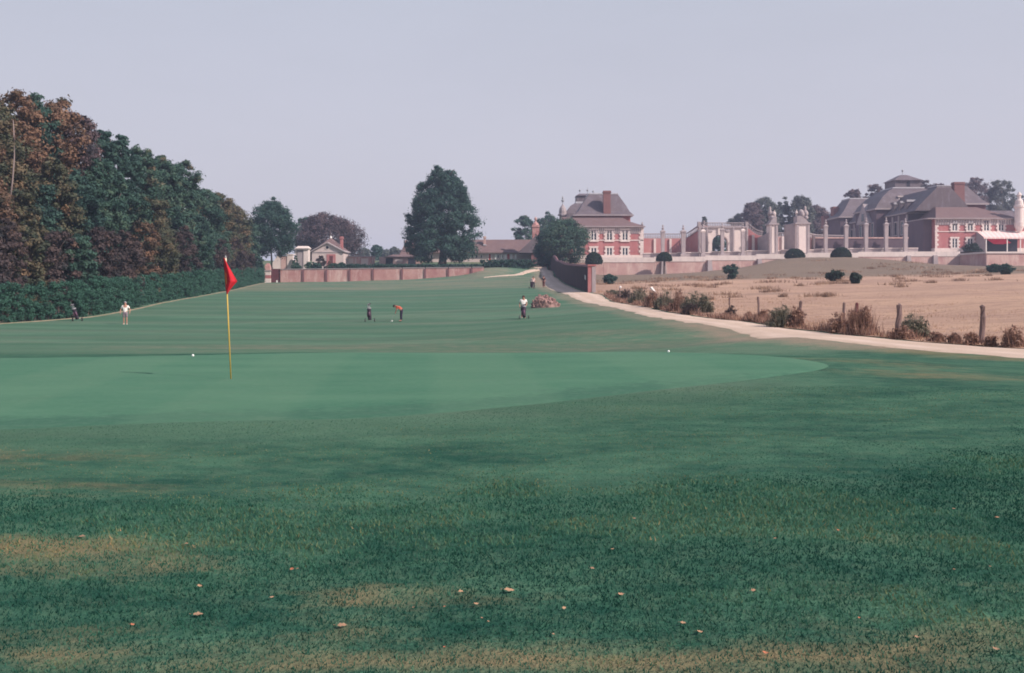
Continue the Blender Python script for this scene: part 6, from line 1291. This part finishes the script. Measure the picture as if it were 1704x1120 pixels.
person(871,76,stand(0.05,0.14,0.06,hands=dict(elL=(0.27,-0.02,1.15),wrL=(0.2,-0.28,1.02),haL=(0.17,-0.35,0.99))),'person in bright white polo and dark shorts walking with a low trolley on the fairway',dict(shirt='shirt_white',legs='trousers_dark',shoe='shoe_white'),0.05,True,False)
# golfer bending over the ball, seen from the side (faces left in the photograph)
B=dict(pelvis=(0,0.06,0.90),waist=(0,-0.06,1.04),chest=(0,-0.24,1.17),neck=(0,-0.37,1.21),head=(0,-0.47,1.17),crown=(0,-0.53,1.19),face=(0,-0.5,-0.86),
    shL=(0.17,-0.30,1.17),elL=(0.17,-0.34,0.92),wrL=(0.05,-0.40,0.74),haL=(0.03,-0.42,0.68),shR=(-0.17,-0.30,1.17),elR=(-0.17,-0.34,0.92),wrR=(-0.05,-0.41,0.70),haR=(-0.03,-0.43,0.64),
    hipL=(0.10,0.06,0.85),knL=(0.12,0.02,0.48),anL=(0.13,0.03,0.09),toL=(0.15,-0.13,0.042),hipR=(-0.10,0.06,0.85),knR=(-0.12,0.02,0.48),anR=(-0.13,0.03,0.09),toR=(-0.15,-0.13,0.042))
pb_=person(667,76.4,B,'person bending low over a shot in orange red top and dark trousers',dict(shirt='shirt_red',legs='trousers_dark',shoe='shoe_dark'),R(-80),False,False)
# his club: held by him, a thing of its own
Rm=Matrix.Rotation(R(-80),3,'Z'); o0=pb_.location
hnd=o0+Rm@Vector((0,-0.43,0.66)); gr_=hnd+Rm@Vector((0,0.08,0.16)); hx_=hnd.x-0.36; hd_=Vector((hx_,hnd.y+0.02,hz(hx_,hnd.y)+0.03))
gc=empty('golf_club',hd_,'slim golf club held by the bending golfer','golf club')
MB().tube([hnd,hd_],[0.009,0.007],6).build('shaft',M['metal'],gc); MB().tube([gr_,hnd],[0.014,0.013],6).build('grip',M['rubber'],gc); MB().tube([hd_+Vector((0.02,0,0)),hd_+Vector((-0.03,-0.08,-0.005))],[0.02,0.028],6).build('head',M['metal'],gc)
person(887.5,145,stand(0.06,0.05),'distant person in pale pink top and dark trousers beside a far trolley',dict(shirt='shirt_pink',legs='trousers_dark',shoe='shoe_dark'),0.3,False,False)
person(904.7,149,stand(0.05,0.12),'distant person in dark top and maroon trousers by the path edge',dict(shirt='shirt_dark',legs='trousers_red',shoe='shoe_dark'),-0.3,False,False)

# ------------------------------------------------------------------ fallen leaves on the rough
M['leaf']=wall_mat('dead_leaf',(0.36,0.225,0.145),(0.29,0.165,0.105),30,(0.28,0.14,0.09),0.4,0.8,120,0.001)
M['leaf_pale']=wall_mat('pale_dead_leaf',(0.43,0.265,0.165),(0.34,0.20,0.125),30,(0.4,0.25,0.17),0.3,0.8,120,0.001)
M['leaf_red']=wall_mat('red_dead_leaf',(0.46,0.17,0.09),(0.36,0.13,0.08),30,(0.2,0.08,0.06),0.4,0.8,120,0.001)
def leaf_mesh(seed,L_=0.075,Wd=0.052):
    rg=random.Random(seed); n=7; vs=[]; cup=rg.uniform(0.1,0.3); curl=rg.uniform(-0.3,0.9)
    for i in range(n+1):
        t=i/n; w=Wd/2*math.sin(math.pi*min(1,0.06+0.94*t)**0.8)*(1+0.42*math.sin(i*2.2+seed)); x=L_*(t-0.5); z=0.018*curl*(t-0.5)**2*4
        vs+=[(x,-w,z+cup*w*0.8),(x,0,z),(x,w,z+cup*w*0.8*rg.uniform(0.4,1.2))]
    fs=[(3*i+j,3*i+j+1,3*i+j+4,3*i+j+3) for i in range(n) for j in range(2)]
    vs+=[(-L_*0.5-0.03,0.003,0.004),(-L_*0.5-0.03,-0.003,0.004)]; k=len(vs); fs.append((1,k-2,k-1))
    me=bpy.data.meshes.new('fallen_leaf'); me.from_pydata(vs,[],fs); me.polygons.foreach_set('use_smooth',[True]*len(fs)); me.update(); return me
LM={(c,s):None for c in ('leaf','leaf_pale','leaf_red') for s in range(4)}
for (c,s) in LM: LM[(c,s)]=leaf_mesh(s+hash(c)%7 if False else s*3+len(c)); LM[(c,s)].materials.append(M[c])
big=[(767,993,14,'leaf_pale','curled pale leaf lying left of a long flat one',0.4),(848,993,28,'leaf_pale','longest flat pale leaf on the rough',0.1),(793,1014,14,'leaf_pale','pale leaf just below the long flat one',0.2),(939,1024,11,'leaf_pale','upright pale leaf standing on its tip alone',1.2),(1034,1004,17,'leaf_pale','broad pale leaf right of the upright pale one',0.2),(1137,1052,15,'leaf_pale','round pale pink leaf near the bottom middle',0.3),(1165,1067,17,'leaf_pale','flat pale leaf just right of the round pink one',0.1),
     (986,960,12,'leaf','brown leaf alone above the upright pale one',0.4),(487,952,14,'leaf_red','orange red leaf, brightest on the left half',0.5),(495,951,8,'leaf','small tan leaf touching the orange red one',0.3),(333,977,14,'leaf_pale','pale leaf on the bare grey patch at the left',0.2),(330,1021,25,'leaf','pair of flat pinkish leaf pieces left of centre',0.1),(453,996,12,'leaf_pale','small pale leaf near a white fleck',0.1),(221,1037,12,'leaf_red','single orange leaf low on the left',0.3),(310,911,12,'leaf_pale','pale leaf farthest back on the left half',0.2),(136,901,20,'leaf','flat tan leaf right of the bare patch at left',0.05),(570,1043,26,'leaf','broad orange brown leaf patch near the bottom',0.1),
     (1254,1001,14,'leaf','curled brown leaf right of centre',0.5),(1526,1078,12,'leaf','tan leaf near the lower right corner',0.4),(1658,1097,17,'leaf','flat pinkish leaf at the lower right corner',0.1),(1395,897,9,'leaf_red','small red brown leaf in the right middle',0.2),(1290,912,9,'leaf','small brown leaf right of the middle',0.1),(1660,868,12,'leaf','tan leaf near the right edge',0.1),(1588,853,9,'leaf','small tan leaf upper right of the rough',0.1),(1020,928,9,'leaf_pale','small pale leaf high in the middle of the rough',0.1),(1056,872,10,'leaf','reddish leaf farthest back in the middle',0.1),(1648,961,6,'leaf','tiny brown leaf low at the right edge',0.3),(921,1066,8,'leaf_pale','small pale leaf below the upright one',0.2),(1430,1047,7,'leaf_red','narrow red leaf standing in grass right of centre',1.0),(1274,1102,16,'leaf_red','red brown leaf at the bottom edge right of centre',0.2),(740,1083,8,'leaf_red','small red leaf near the bottom centre',0.2),(813,1043,7,'leaf_pale','tiny pale leaf right of two others near the bottom',0.2),(802,1037,7,'leaf','tiny brown leaf left of a paler one near the bottom',0.2),(688,1017,7,'leaf','small brown leaf on the pinkish worn patch',0.2),(740,1017,7,'leaf_red','tiny reddish leaf on the edge of the worn patch',0.1),(1588,967,7,'leaf','small tan leaf in the dark grass at the right',0.2)]
rgl=random.Random(5)
for px,py,wpx,mm,lab,tl in big:
    Y=2640/(py-475)+0.03; X=X_(px,Y); s=wpx*Y/F/0.075*0.64; o=bpy.data.objects.new('fallen_leaf',LM[(mm,rgl.randrange(4))]); C.objects.link(o)
    o.location=(X,Y,hz(X,Y)+0.018); o.scale=(s,s*0.9,s); o.rotation_euler=(tl*0.6+0.16,rgl.uniform(-0.2,0.2),rgl.uniform(-0.5,0.5)); tag(o,lab,'leaf','fallen leaves on the rough')
# ------------------------------------------------------------------ air
m=bpy.data.materials.new('haze'); m.use_nodes=True; nt=m.node_tree; nt.nodes.clear(); out=nt.nodes.new('ShaderNodeOutputMaterial'); pv=nt.nodes.new('ShaderNodeVolumePrincipled')
pv.inputs['Color'].default_value=(0.60,0.70,1.0,1); pv.inputs['Density'].default_value=HAZE; pv.inputs['Anisotropy'].default_value=0.0
nt.links.new(pv.outputs[0],out.inputs['Volume'])
hb_=MB().box(-3100,3100,-3100,3100,-3.2,44.0); o=hb_.build('haze',m); tag(o,kind='stuff'); o['label']='thin bluish autumn haze'
